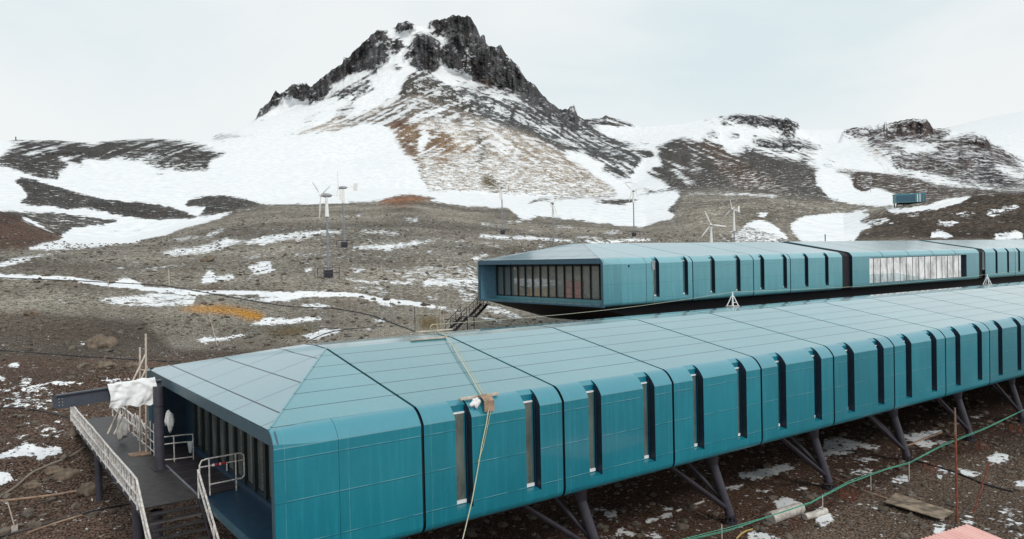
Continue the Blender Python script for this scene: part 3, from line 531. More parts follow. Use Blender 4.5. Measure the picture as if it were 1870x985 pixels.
sl = K[-1].copy(); sl[:, 1] -= 0.06; sl[:, 2] += 90; sl[:, 1] = np.minimum(sl[:, 1], 0.13); K.append(sl)
K.append(curve([(-300, 290, 1500), (0, 290, 1500), (900, 260, 1500), (1040, 240, 1500), (1100, 232, 1500), (1200, 240, 1500), (1470, 240, 1600), (1540, 243, 1600), (1700, 255, 1700), (1870, 240, 1700), (2100, 230, 1700)]))
K.append(curve([(-300, 275, 2400), (0, 275, 2400), (900, 250, 2400), (1040, 232, 1700), (1056, 216, 1600), (1070, 218, 1600), (1100, 215, 1600), (1107, 210, 1600), (1115, 214, 1600), (1140, 220, 1600), (1168, 232, 1600), (1210, 240, 1900), (1470, 237, 2400), (1540, 236, 2400), (1640, 240, 2400), (1700, 240, 2500), (1760, 226, 2500), (1800, 216, 2600), (1870, 203, 2600), (2100, 180, 2600)]))
K.append(curve([(-300, 300, 3300), (2100, 260, 3300)]))
az_c = YAW
def az_of(px): return azel(px, 470)[0]
cols = [az_of(px) for px in np.arange(-160, 2031, 1.62)]
lo, hi = min(cols), max(cols)
extra = list(np.linspace(hi, hi+1.0, 60)[1:])+list(np.linspace(hi+1.0, lo+2*math.pi-0.5, 50)[1:-1])+list(np.linspace(lo-0.5, lo, 40)[:-1])
AZ = np.array(sorted(set(cols+[((a+math.pi) % (2*math.pi))-math.pi for a in extra])))
AZ.sort(); NA = len(AZ)
px_of = 935-F0*np.tan(np.clip(AZ-YAW, -1.2, 1.2))
sidefade = np.clip(1-(np.maximum(AZ-(hi+0.25), 0)/.7+np.maximum((lo-0.05)-AZ, 0)/.35), 0, 1)
sidefade = sidefade*sidefade*(3-2*sidefade)
ca, sa = np.cos(AZ), np.sin(AZ)
# near part follows the levelled site, far part the curves
ry = np.where(sa > 0.05, (50-CAM[1])/np.maximum(sa, 0.05), 1e9)
r1 = np.clip(np.minimum(ry, 92+ (np.maximum(0, (YAW-0.1)-AZ))*190), 74, 165)
nearfr = np.concatenate([np.linspace(0.03, 0.30, 26)[:-1], 0.30+0.70*np.linspace(0, 1, 250)**1.15])
Rn = nearfr[:, None]*r1[None, :]
Xn = CAM[0]+Rn*ca; Yn = CAM[1]+Rn*sa; Zn = gbase(Xn, Yn)
rows_r = [Rn]; rows_z = [Zn]
pr, pz = Rn[-1], Zn[-1]
segs = [34, 40, 90, 12, 60, 70, 80, 90, 190, 12, 6, 22, 6]
seg_id = [np.zeros(len(nearfr))]
for k, (cv, ns) in enumerate(zip(K, segs)):
    e = np.interp(AZ, cv[:, 0], cv[:, 1]); r = np.interp(AZ, cv[:, 0], cv[:, 2])
    r = np.maximum(r, pr+4); z = CAM[2]+r*e
    z = z*sidefade+(-14)*(1-sidefade)
    t = np.linspace(0, 1, ns+1)[1:, None]
    rows_r.append(pr+(r-pr)*t); rows_z.append(pz+(z-pz)*t); seg_id.append(np.full(ns, k+1)); pr, pz = r, z
RR = np.concatenate(rows_r); ZZ = np.concatenate(rows_z); SID = np.concatenate(seg_id)
# round the folds between the curves (not the cliff crests)
soft = (SID < 7.5).astype(float)[:, None]
for it in range(8):
    zs = ZZ.copy(); zs[1:-1] = (ZZ[:-2]+2*ZZ[1:-1]+ZZ[2:])/4; ZZ = ZZ+(zs-ZZ)*soft
    rs = RR.copy(); rs[1:-1] = (RR[:-2]+2*RR[1:-1]+RR[2:])/4; RR = RR+(rs-RR)*soft
def wpos(): return CAM[0]+RR*ca, CAM[1]+RR*sa
X, Y = wpos()
# sample masks at the projected place of each ground point, with wandering edges
P = np.stack([X, Y, ZZ], -1)
qx, qy, qz = project(P)
s_n = (qy-470)
w = np.clip(RR/8, 2.5, 90)
wx = fbm(X/w*0.9+3, Y/w*0.9, ZZ/w*2, 4); wy = fbm(X/w*0.9-31, Y/w*0.9+7, ZZ/w*2+5, 4)
qx2 = qx+wx*16; qy2 = qy+wy*7
ix = np.clip(((qx2+165)/2), 0, W2-1.01); iy = np.clip(((qy2+40)/2), 0, H2-1.01)
def samp(A):
    x0 = ix.astype(int); y0 = iy.astype(int); fx = ix-x0; fy = iy-y0
    if A.ndim == 3: fx = fx[..., None]; fy = fy[..., None]
    return (A[y0, x0]*(1-fx)+A[y0, x0+1]*fx)*(1-fy)+(A[y0+1, x0]*(1-fx)+A[y0+1, x0+1]*fx)*fy
farm = np.clip((RR-520)/120, 0, 1); SNOW = samp(RS)*(1-farm)+samp(RSF)*farm; COLR = samp(RC); ROCKY = samp(RD)
offside = (np.abs(qx-935) > 1100)[..., None] | (qz < 1)[..., None]
offs = offside[..., 0]
SNOW[offs & (RR < 300)] = .12; ROCKY[offs] = 0.1; COLR[offs & (RR < 300)] = BR
# relief noise
amp_g = np.clip(RR*0.0035, 0.05, 3.0)
n1 = fbm(X/np.clip(RR*.12, 4, 60), Y/np.clip(RR*.12, 4, 60), ZZ*0+1.5, 5)
near_b = np.clip((RR-60)/120, 0, 1)
ZZ = ZZ+n1*amp_g*(0.35+near_b)*np.where(SNOW > .8, .35, 1)*(SID[:, None] < 8)
n2 = fbm(X/1.7, Y/1.7, ZZ*0+4, 4); n2b = fbm(X/5.5, Y/5.5, ZZ*0+9, 4)
nearw = np.clip(1-(RR-90)/60, 0, 1)
bank = np.exp(-((Y-30)/10)**2)*(X < 20)
ZZ = ZZ+(n2*0.16+n2b*0.28)*nearw*(0.6+1.6*bank)
# cliffs and rocky ground: displace along the line of sight so that outlines keep their place
lat = AZ[None, :]*950+0*RR
crag = fbm(lat/22, ZZ/75, RR/300+3, 5, ridged=True); crag2 = fbm(lat/7+9, ZZ/13, RR/90, 4, ridged=True); crag3 = fbm(X/30, Y/30, ZZ/18, 4)
far = np.clip((RR-350)/300, 0, 1)
disp = -(crag-0.2)*38*ROCKY**1.3*far-(crag2)*7*ROCKY*far-crag3*10*far*(0.15+ROCKY*.6)
disp = np.where((SID[:, None] >= 9) & (SID[:, None] < 10), disp*1.0, disp)
disp *= (SID[:, None] < 11)
e0 = (ZZ-CAM[2])/RR
RR2 = RR+disp
mono = np.maximum.accumulate(RR2, axis=0) if False else RR2
# small toothed outline on the crest
tooth = fbm(lat/9, ZZ*0+2.2, ZZ*0, 4, ridged=True)*0.0035+fbm(lat/3, ZZ*0+7.7, ZZ*0, 3)*0.0022
crestw = np.where(SID == 9, np.clip((np.arange(len(SID))-np.argmax(SID == 9))/190.0, 0, 1)**2, 0)[:, None]
e0 = e0+tooth*crestw*ROCKY
RR = RR2; ZZ = CAM[2]+RR*e0
X, Y = wpos()
# sea-ward side stays low
# snow lies on ledges: use the slope of the finished relief
P = np.stack([X, Y, ZZ], -1)
du = np.gradient(P, axis=1); dv = np.gradient(P, axis=0); nn = np.cross(du, dv); nn /= np.linalg.norm(nn, axis=-1)[..., None]+1e-9
nz = np.abs(nn[..., 2])
ledge = np.clip((nz-0.60)/0.25, 0, 1)
SNOW = np.where(ROCKY > .45, np.clip(SNOW+0.28*ledge*(SNOW < .6)-0.12*(1-ledge)*(SNOW < .6), 0, 1.12), SNOW)
shade = np.clip(fbm(lat/12, ZZ/30, RR/60, 4)*.9+.5, 0, 1)
COLR = COLR*(1+(shade-.5)*far*.6)[..., None]
# columnar joints on the cliffs and debris chutes down the flanks
colj = fbm(lat/5.0, ZZ/55, RR*0+6.1, 4)
COLR = COLR*(1+np.clip(ROCKY*1.4-.4, 0, 1)*far*np.clip(colj*3.0, -.65, 1.3))[..., None]
lat2 = -lat+(YAW*950)+(935-850)*-.68*1.0
zh = ZZ
right = 1/(1+np.exp(-(qx-880)/25)); 
st1 = fbm((lat2*.8+zh)/6.0, (lat2-zh*.8)/90, RR*0+2.7, 3); st2 = fbm((lat2*.7-zh)/6.0, (lat2+zh*.7)/90, RR*0+8.7, 3)
strk = st1*right+st2*(1-right)
tal = np.clip((RR-640)/60, 0, 1)*np.clip(1-np.abs(ROCKY-.35)/.4, 0, 1)*(qy < 345)*(SNOW < .93)*(qx < 1560)
SNOW = np.clip(SNOW+strk*1.15*tal, 0, 1.12)
bandn = fbm(X/34+4, Y/34, ZZ/9, 4); bandf = fbm(X/11+14, Y/11, ZZ/4, 3)
COLR = COLR*(1+np.clip(bandn*1.1+bandf*.5+.10, -.32, .45)*np.clip(1-far, 0, 1))[..., None]
NR = RR.shape[0]
def gz(x, y):
    az = math.atan2(y-CAM[1], x-CAM[0]); r = math.hypot(x-CAM[0], y-CAM[1])
    j = int(np.clip(np.searchsorted(AZ, az), 1, NA-1)); t = (az-AZ[j-1])/(AZ[j]-AZ[j-1])
    rr = RR[:, j-1]*(1-t)+RR[:, j]*t; zz = ZZ[:, j-1]*(1-t)+ZZ[:, j]*t
    return float(np.interp(r, rr, zz))
def hit(px, py):
    az, e = azel(px, py)
    j = int(np.clip(np.searchsorted(AZ, az), 1, NA-1)); t = (az-AZ[j-1])/(AZ[j]-AZ[j-1])
    rr = RR[:, j-1]*(1-t)+RR[:, j]*t; zz = ZZ[:, j-1]*(1-t)+ZZ[:, j]*t
    g = (zz-CAM[2])/rr; k = np.argmax(g >= e)
    k = max(k, 1); f = (e-g[k-1])/(g[k]-g[k-1]+1e-9); r = rr[k-1]+(rr[k]-rr[k-1])*min(max(f, 0), 1)
    return Vector((CAM[0]+r*math.cos(az), CAM[1]+r*math.sin(az), CAM[2]+r*e))

def terrain_mat():
    m, nt, b = new_mat('rock, soil and snow')
    geo = N(nt, 'ShaderNodeNewGeometry'); wp = geo.outputs['Position']
    at = N(nt, 'ShaderNodeAttribute'); at.attribute_name = 'tone'
    sp = N(nt, 'ShaderNodeAttribute'); sp.attribute_name = 'snow'
    ds = N(nt, 'ShaderNodeAttribute'); ds.attribute_name = 'reach'     # ground distance / 1000: picks the grain size of the place
    # grain at three sizes
    na = noise_n(nt, wp, 2.6, 6, 0.72); nb = noise_n(nt, wp, 0.75, 7, 0.74); nc = noise_n(nt, wp, 0.22, 7, 0.76)
    nd = noise_n(nt, wp, 0.09, 7, 0.72)
    f1 = ramp(nt, ds.outputs['Fac'], 0.05, 0.13); f2 = ramp(nt, ds.outputs['Fac'], 0.16, 0.38); f3 = ramp(nt, ds.outputs['Fac'], 0.5, 0.9)
    def mixf(f, a, c):
        n = nt.nodes.new('ShaderNodeMix'); n.data_type = 'FLOAT'; lk(nt, f, n.inputs[0]); lk(nt, a, n.inputs[2]); lk(nt, c, n.inputs[3]); return n.outputs[0]
    n = mixf(f3, mixf(f2, mixf(f1, na, nb), nc), nd)
    # grow contrast around 0.5
    thr = mathn(nt, 'SUBTRACT', 0.648, mathn(nt, 'MULTIPLY', sp.outputs['Fac'], 0.30))
    wd = mathn(nt, 'ADD', 0.022, mathn(nt, 'MULTIPLY', f3, 0.03)); snow = ramp(nt, n, mathn(nt, 'SUBTRACT', thr, wd), mathn(nt, 'ADD', thr, wd))
    fine = noise_n(nt, wp, 9.0, 5, 0.7); mid = noise_n(nt, wp, 2.2, 6, 0.8)
    g2 = mixf(f2, mixf(f1, fine, mid), nb)
    rock = mixc(nt, ramp(nt, g2, 0.42, 0.60), (0.22, 0.21, 0.20), (1.85, 1.85, 1.85))
    mul = nt.nodes.new('ShaderNodeMix'); mul.data_type = 'RGBA'; mul.blend_type = 'MULTIPLY'; mul.inputs[0].default_value = 1
    lk(nt, at.outputs['Color'], mul.inputs[6]); lk(nt, rock, mul.inputs[7])
    soilv = noise_n(nt, wp, 0.12, 5, 0.6)
    c0 = mixc(nt, mathn(nt, 'MULTIPLY', ramp(nt, soilv, 0.45, 0.7), 0.35), mul.outputs[2], (0.10, 0.062, 0.040))
    dusty = mathn(nt, 'MULTIPLY', mathn(nt, 'MULTIPLY', mathn(nt, 'SUBTRACT', 0.9, sp.outputs['Fac'], clamp=True), 0.75), f3)
    sn = mixc(nt, dusty, mixc(nt, ramp(nt, nc, .36, .6), (0.70, 0.73, 0.765), (0.83, 0.835, 0.84)), at.outputs['Color'])  # soft undulation shading painted into the snow as bluish noise
    c = mixc(nt, snow, c0, sn)
    lk(nt, c, b.inputs['Base Color'])
    b.inputs['Roughness'].default_value = 0.9; b.inputs['Specular IOR Level'].default_value = 0.15
    bn = N(nt, 'ShaderNodeBump'); bn.inputs['Strength'].default_value = 0.7
    lk(nt, mathn(nt, 'ADD', 0.05, mathn(nt, 'MULTIPLY', ds.outputs['Fac'], 4.0)), bn.inputs['Distance'])
    hh = mathn(nt, 'ADD', mathn(nt, 'MULTIPLY', g2, mathn(nt, 'SUBTRACT', 1.0, mathn(nt, 'MULTIPLY', snow, 0.85))), mathn(nt, 'MULTIPLY', snow, 0.25))
    lk(nt, hh, bn.inputs['Height']); lk(nt, bn.outputs[0], b.inputs['Normal'])
    return m
M['terrain'] = terrain_mat()
def grid_obj(name, i0, i1, wrap=True):
    n = i1-i0; idx = np.arange(n*NA).reshape(n, NA)
    pts = np.stack([X[i0:i1], Y[i0:i1], ZZ[i0:i1]], -1).reshape(-1, 3)
    a = idx[:-1, :-1]; b_ = idx[:-1, 1:]; c = idx[1:, 1:]; d = idx[1:, :-1]
    fs = np.stack([a, d, c, b_], -1).reshape(-1, 4)
    a = idx[:-1, -1]; b_ = idx[:-1, 0]; c = idx[1:, 0]; d = idx[1:, -1]
    fs = np.concatenate([fs, np.stack([a, d, c, b_], -1)])
    me = bpy.data.meshes.new(name)
    me.vertices.add(len(pts)); me.vertices.foreach_set('co', pts.ravel().astype(np.float32))
    me.loops.add(len(fs)*4); me.loops.foreach_set('vertex_index', fs.ravel().astype(np.int32))
    me.polygons.add(len(fs)); me.polygons.foreach_set('loop_start', (np.arange(len(fs))*4).astype(np.int32))
    me.polygons.foreach_set('use_smooth', np.ones(len(fs), bool))
    me.update(calc_edges=True)
    t = me.attributes.new('tone', 'FLOAT_COLOR', 'POINT'); t.data.foreach_set('color', np.concatenate([COLR[i0:i1].reshape(-1, 3), np.ones((n*NA, 1))], 1).ravel().astype(np.float32))
    t = me.attributes.new('snow', 'FLOAT', 'POINT'); t.data.foreach_set('value', SNOW[i0:i1].ravel().astype(np.float32))
    t = me.attributes.new('reach', 'FLOAT', 'POINT'); t.data.foreach_set('value', (RR[i0:i1]/1000).ravel().astype(np.float32))
    me.materials.append(M['terrain'])
    o = bpy.data.objects.new(name, me); COL.objects.link(o); tag(o, kind='structure'); return o
cuts = [0, int(np.argmax(SID == 5)), int(np.argmax(SID == 8)), int(np.argmax(SID == 11)), NR]
for nm, a, b_ in (('ground', cuts[0], cuts[1]), ('hills', cuts[1], cuts[2]), ('mountain', cuts[2], cuts[3]), ('glacier', cuts[3], cuts[4])):
    grid_obj(nm, a, min(b_+1, NR))
# ground close round the camera and the bay behind it
mb = MB(); k = 48; r0 = 2.3
mb.add([(CAM[0]+RR[0, j]*ca[j], CAM[1]+RR[0, j]*sa[j], ZZ[0, j]) for j in range(0, NA, 12)], [tuple(range(len(range(0, NA, 12))))])
o = mb.build('ground_patch', M['steel_dk']); 
o.data.materials.clear(); o.data.materials.append(simple('dark soil', SOIL, 0.95, var=.4, scale=1)); tag(o, kind='structure')
mb = MB(); mb.add([(-6000, -6000, -11.4), (6000, -6000, -11.4), (6000, -45, -11.4), (-6000, -45, -11.4)], [(0, 1, 2, 3)])
wm, nt, b = new_mat('whitened bay water'); b.inputs['Base Color'].default_value = (0.55, 0.58, 0.60, 1); b.inputs['Roughness'].default_value = 0.10  # unseen bay, whitened to brighten what the mirror window reflects
geo = N(nt, 'ShaderNodeNewGeometry'); bn = N(nt, 'ShaderNodeBump'); bn.inputs['Strength'].default_value = .25; lk(nt, noise_n(nt, geo.outputs['Position'], .5, 4), bn.inputs['Height']); lk(nt, bn.outputs[0], b.inputs['Normal'])
tag(mb.build('sea', wm), kind='structure')

# ------------------------------------------------------------------ station buildings
SL = 1.4187/7.8915; KY = 7.8915; BW = 18.21; KZ = 1.4187
def bez(a, c, b, n):
    return [((1-t)**2*a[0]+2*t*(1-t)*c[0]+t*t*b[0], (1-t)**2*a[1]+2*t*(1-t)*c[1]+t*t*b[1]) for t in [i/n for i in range(n+1)]]
def profile(h, fa=0.6):
    top = bez((fa, fa*SL), (.413*fa, .074*fa), (0.0, -fa*0.7), 7)+[(0.0, -fa*.7-.004)]
    bot = bez((0.0, -h+0.42), (0.0, -h), (0.5, -h), 6)
    return top, bot
def wall_strip(mb, x0, x1, prof0, prof1, mi=0):
    n = len(prof0); vs = [(x0, y, z) for y, z in prof0]+[(x1, y, z) for y, z in prof1]
    mb.add(vs, [(i, i+1, n+i+1, n+i) for i in range(n-1)], mi)
def wall_mesh(h, width, slots, fa0=0.6, fa1=0.6, g0=0.06, g1=0.06):
    """cladding of one bay: wall with rounded top and foot, cut by tall window slots; local x from 0"""
    mb = MB()
    top, bot = profile(h); full = top+bot
    def prof_at(x):
        f = fa0+(fa1-fa0)*min(1, x/max(width, .01)*1.6) if fa0 != fa1 else fa1
        t, b_ = profile(h, f); return t+b_
    xs = [g0]
    for s in slots: xs += [s, s+0.66]
    xs.append(width-g1)
    slot_bottom = -h+0.56
    for i in range(len(xs)-1):
        a, b_ = xs[i], xs[i+1]
        if i % 2 == 0:
            nn = 4 if fa0 != fa1 else 1
            for k in range(nn):
                xa = a+(b_-a)*k/nn; xb = a+(b_-a)*(k+1)/nn
                wall_strip(mb, xa, xb, prof_at(xa), prof_at(xb))
        else:
            low = [(0.0, slot_bottom)]+bot
            wall_strip(mb, a, b_, low, low)
            outer = top+[(0.0, slot_bottom)]; rec = [(0.42, slot_bottom+0.08), (0.42, 0.6*SL-0.16), (0.6, 0.6*SL)]
            poly = outer+rec[:-1]
            for x in (a, b_): mb.add([(x, y, z) for y, z in poly], [tuple(range(len(poly)))], 1)
            mb.add([(a, 0, slot_bottom), (b_, 0, slot_bottom), (b_, .42, slot_bottom+.08), (a, .42, slot_bottom+.08)], [(0, 1, 2, 3)], 0)
            mb.add([(a, .42, 0.6*SL-.16), (b_, .42, 0.6*SL-.16), (b_, .6, .6*SL), (a, .6, .6*SL)], [(0, 1, 2, 3)], 0)
    for x in (g0, width-g1):      # returns into the joint
        pr = prof_at(x); inn = [(y+0.12 if z < -.3 else y+.05, z-0.1 if z > -.6 else z) for y, z in pr]; n = len(pr)
        mb.add([(x, y, z) for y, z in pr]+[(x, y, z) for y, z in inn], [(i, i+1, n+i+1, n+i) for i in range(n-1)], 1)
    return mb
def roof_mesh(width):
    mb = MB(); g = 0.06
    pr = [(0.6, .6*SL), (KY, KZ), (9.1, KZ+.045), (BW-KY, KZ), (BW-0.6, .6*SL)]
    wall_strip(mb, g, width-g, pr, pr)
    for x in (g, width-g):
        n = len(pr); mb.add([(x, y, z) for y, z in pr]+[(x, y, z-.12) for y, z in pr], [(i, i+1, n+i+1, n+i) for i in range(n-1)])
    return mb
def make_window(h, parent, pos, mats, name='window'):
    """tall slot window: dark back panel, pane with jamb, white head and sill"""
    x, y0, z0 = pos; W = 0.66; zb = -h+0.64; zt = -0.36+.05
    fr = MB(); fr.box(.002, W-.002, .425, .47, zb, 0.6*SL-.17); fr.box(W-.09, W-.06, .36, .42, zb+.12, zt)
    f = fr.build('window', mats['plain'], parent, loc=pos); 
    MB().box(.04, W-.09, .385, .40, zb+.10, zt-.02).build('pane', M['slotglass'], f)
    MB().box(W-.05, W-.003, .30, .42, zb+.0, .6*SL-.2).build('jamb', M['navy'], f)
    MB().box(.03, W-.06, .34, .422, zb+.01, zb+.13).build('sill', M['white'], f)
    MB().box(.03, W-.06, .36, .422, zt-.03, zt+.03).build('head_trim', M['white'], f)
    return f
def clone(o, parent, loc):
    c = o.copy(); COL.objects.link(c); c.parent = parent; c.location = loc
    for ch in [q for q in o.children]:
        d = ch.copy(); COL.objects.link(d); d.parent = c
    return c
def end_section(root, h, m, glass_x, g0, pitch, ng, E=4.926):
    """tapered end: hipped roof, deep frame and recessed glazing; local x = -E .. 0"""
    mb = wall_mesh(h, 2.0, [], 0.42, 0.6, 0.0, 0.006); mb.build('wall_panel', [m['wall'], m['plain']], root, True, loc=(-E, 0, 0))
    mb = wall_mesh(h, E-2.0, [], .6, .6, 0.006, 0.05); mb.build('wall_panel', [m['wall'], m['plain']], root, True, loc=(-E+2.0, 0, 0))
    near = [(-E, 0.42, .42*SL), (-E+1.25, .6, .6*SL+.005), (-.05, .6, .6*SL), (-.05, KY, KZ)]
    MB().add(near, [(0, 1, 2, 3)]).build('roof_panel', m['roof'], root)
    farp = [(-E, BW-.22, .22*SL), (-.05, BW-.6, .6*SL), (-.05, BW-KY, KZ)]
    MB().add(farp, [(0, 1, 2)]).build('roof_panel', m['roof'], root)
    hip = [(-E, .42, .42*SL), (-.05, KY, KZ), (-.05, 9.1, KZ+.045), (-.05, BW-KY, KZ), (-E, BW-.22, .22*SL)]
    MB().add(hip, [(0, 1, 2, 3, 4)]).build('hip_roof', m['hip'], root)
    # crease cap along the hip
    MB().tube([(-E+.02, .42, .42*SL+.004), (-.05, KY, KZ+.01)], .035, 6).build('hip_cap', m['roof'], root)
    fr = MB(); t = .30
    fr.box(-E-.02, -E+.16, 0.42, BW-.05, -.36, .045); pf = [(y+.004, z-.003) for y, z in bez((.42, .42*SL), (.413*.42, .074*.42), (0, -.294), 7)]+[(.004, -.36), (.42, -.36)]; nq = len(pf); fr.add([(-E-.02, y, z) for y, z in pf]+[(-E+.16, y, z) for y, z in pf], [tuple(range(nq)), tuple(range(nq, 2*nq))]+[(i, (i+1) % nq, nq+(i+1) % nq, nq+i) for i in range(nq)]); fr.box(-E-.02, -E+.16, 0.03, .24, -h, -.36); fr.box(-E-.02, -E+.16, BW-.24, BW-.03, -h, -.36)
    fr.box(-E-.02, -E+.16, .24, BW-.24, -h, -h+.14)
    fr.build('end_frame', m['fascia'], root)
    MB().box(-E+.16, glass_x, .18, .24, -h+.1, -.3).build('recess_side', m['inner'], root); MB().box(-E+.16, glass_x, BW-.24, BW-.18, -h+.1, -.3).build('recess_side', m['inner'], root)
    MB().box(-E+.16, glass_x+.3, .24, BW-.24, -.34, -.28).build('recess_ceiling', M['dark'], root)
    fl = MB(); fl.add([(-E+.16, .24, -h+.141), (glass_x, .24, -h+.26), (glass_x, BW-.24, -h+.26), (-E+.16, BW-.24, -h+.141)], [(0, 1, 2, 3)]); fl.box(glass_x-.12, glass_x+.02, .24, BW-.24, -h+.2, -h+.42)
    fl.build('recess_floor', m['floor'], root)
    gz_ = MB(); gz_.box(glass_x, glass_x+.12, .24, BW-.24, -.62, -.34); gz_.box(glass_x, glass_x+.12, .24, BW-.24, -h+.42, -h+.52)
    gl = gz_.build('glazing', M['frame'], root)
    for k in range(ng+1):
        y = g0+k*pitch
        if y < .4 or y > BW-.3: continue
        MB().box(glass_x-.07, glass_x+.1, y-m['mw'], y+m['mw'], -h+.4, -.34).build('mullion', M['frame'], gl)
    for k in range(ng):
        y = g0+k*pitch; a, b_ = max(y, .3), min(y+pitch, BW-.3)
        if b_-a < .3: continue
        MB().add([(glass_x+.06, a+.02, -h+.5), (glass_x+.06, b_-.02, -h+.5), (glass_x+.06, b_-.02, -.6), (glass_x+.06, a+.02, -.6)], [(0, 1, 2, 3)]).build('pane', m['glass'], gl)
    return gl

# ---- near building
H1 = 4.0968
B1 = empty('station_building', (0, 0, 0))
tag(B1, 'long teal station building on slanted steel columns nearest the camera, with rope over its roof', 'building', 'teal station buildings')
M['fascia1'] = simple('grey teal fascia', (0.045, 0.10, 0.135), 0.4, var=.1); M['fascia2'] = simple('blue grey fascia', (0.035, 0.10, 0.15), 0.4, var=.1)
M['inner2'] = simple('pale blue reveal', (0.13, 0.26, 0.36), 0.35, var=.12); M['navyp'] = M['navyp']
m1 = dict(wall=M['wall1'], roof=M['roof1'], hip=M['hip1'], plain=M['plain1'], fascia=M['fascia1'], inner=M['navyp'], floor=M['liptop'], glass=M['glass1'], mw=.14)
end_section(B1, H1, m1, -3.2, -0.33, 1.285, 13)
MB().box(-3.28, -3.1, 16.35, BW-.25, -H1+.2, -.34).build('blind_panel', M['navyp'], B1)
fl = MB(); fl.box(-4.95, -3.22, 8.72, BW-.25, -3.93, -3.85); fl.build('terrace_floor', M['planks'], B1)
NB1 = 17
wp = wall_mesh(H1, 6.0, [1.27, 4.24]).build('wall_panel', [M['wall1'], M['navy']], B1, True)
rp = roof_mesh(6.0).build('roof_panel', M['roof1'], B1)
wn = make_window(H1, B1, (1.27, 0, 0), m1)
clone(wn, B1, (4.24, 0, 0))
for i in range(1, NB1):
    inst(wp, B1, (i*6, 0, 0)); inst(rp, B1, (i*6, 0, 0))
    if i < 16:
        clone(wn, B1, (i*6+1.27, 0, 0)); clone(wn, B1, (i*6+4.24, 0, 0))
XL = NB1*6.0
def shell(root, x0, x1, h, plain, dark, seams):
    top, bot = profile(h); ins = [(y+.09, z-.09) for y, z in top]+[(y+.10, z+.06) for y, z in bot]
    for x in seams:
        mb = MB(); wall_strip(mb, x-.12, x+.12, ins, ins); mb.build('joint_strip', M['groove'], root)
    mb = MB(); pr = [(0.6, .6*SL-.09), (KY, KZ-.09), (BW-KY, KZ-.09), (BW-0.6, .6*SL-.09)]; wall_strip(mb, x0, x1, pr, pr)
    mb.build('roof_deck', M['groove'], root)
    full = [(BW-y, z) for y, z in top+bot]; mb = MB(); wall_strip(mb, x0, x1, full, full); mb.build('rear_wall', plain, root, True)
    mb = MB(); mb.box(x0, x1, .5, BW-.5, -h-.001, -h+.05); mb.build('soffit', dark, root)
shell(B1, -.1, XL, H1, M['plain1'], M['dark'], [6.0*i for i in range(NB1)])
mb = MB(); mb.box(-4.926, -.1, .5, BW-.5, -H1-.001, -H1+.05); mb.build('soffit', M['dark'], B1)
fullr = [(BW-y, z) for y, z in profile(H1)[0]+profile(H1)[1]]; mb = MB(); wall_strip(mb, -4.9, -.1, fullr, fullr); mb.build('rear_wall', M['plain1'], B1, True)
def column_at(x, y, flip=1, parent=B1):
    """slanting column with flared head, two raking braces and anchor bolts"""
    zb = gbase(x, y)+.12; zb = float(zb)
    c = MB().tube([(x-.80, y+.60*flip, -H1), (x-.62, y+.48*flip, -5.2)], [.52, .24], 16).tube([(x-.62, y+.48*flip, -5.2), (x, y, zb+.25)], [.225, .205], 16).build('support_column', M['steel'], parent, True)
    MB().tube([(x-.1, y+.05, zb+.55), (x-4.6, y+.4*flip, -H1)], .12, 10).build('brace', M['steel_dk'], c, True)
    MB().tube([(x-.08, y+.06, zb+.75), (x-1.7, y+2.6*flip, -H1)], .13, 10).build('brace', M['steel_dk'], c, True)
    bb = MB().tube([(x, y, zb-.6), (x, y, zb+.02)], .34, 16).tube([(x, y, zb+.22), (x, y, zb+.27)], .28, 14)
    for k in range(8):
        a = k*math.pi/4+.2; bb.tube([(x+.21*math.cos(a), y+.21*math.sin(a), zb+.26), (x+.30*math.cos(a), y+.30*math.sin(a), zb-.02)], .018, 5)
    bb.build('anchor_bolts', M['steel_dk'], c)
    return c
for k in range(8): column_at(9.25+8.42*k, 1.65)
for k in range(8): column_at(9.25+8.42*k, BW-1.65, -1)
column_at(.8, 1.65); column_at(.8, BW-1.65, -1)
# ---- rear building
H2_ = 3.9086; X0, Y0, Z0 = 34.62, 23.328, 4.703
B2 = empty('station_building', (X0, Y0, Z0))
tag(B2, 'paler-looking teal station building behind, with glazed end lounge and a wide mirror window', 'building', 'teal station buildings')
m2 = dict(wall=M['wall2'], roof=M['roof1'], hip=M['hip1'], plain=M['plain2'], fascia=M['fascia2'], inner=M['inner2'], floor=M['plain2'], glass=M['glass2'], mw=.042)
end_section(B2, H2_, m2, 31.75-X0, .33, 1.165, 15)
def bay2(xa, xb, slots):
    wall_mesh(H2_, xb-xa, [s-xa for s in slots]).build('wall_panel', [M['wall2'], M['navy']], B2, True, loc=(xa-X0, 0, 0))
    roof_mesh(xb-xa).build('roof_panel', M['roof1'], B2, loc=(xa-X0, 0, 0))
sw = [35.5+3.63*k for k in range(8)]
edges = [34.55, 40.4, 49.0, 54.87, 64.2]
w2 = None
for a, b_ in zip(edges[:-1], edges[1:]): bay2(a, b_, [s for s in sw if a+.2 < s < b_-.8])
for s in sw:
    if w2 is None: w2 = make_window(H2_, B2, (s-X0, 0, 0), m2)
    else: clone(w2, B2, (s-X0, 0, 0))
edges = [98.2, 107.6, 119.2, 131, 143]
s3 = [101.3+3.63*k for k in range(11)]
for a, b_ in zip(edges[:-1], edges[1:]): bay2(a, b_, [s for s in s3 if a+.2 < s < b_-.8])
for s in s3: 
    if s < 128: clone(w2, B2, (s-X0, 0, 0))
shell(B2, 0, 64.2-X0, H2_, M['plain2'], M['dark'], [x-X0 for x in (34.6, 40.4, 49.0, 54.87)]); shell(B2, 98.2-X0, 143-X0, H2_, M['plain2'], M['dark'], [x-X0 for x in (107.6, 119.2, 131)])
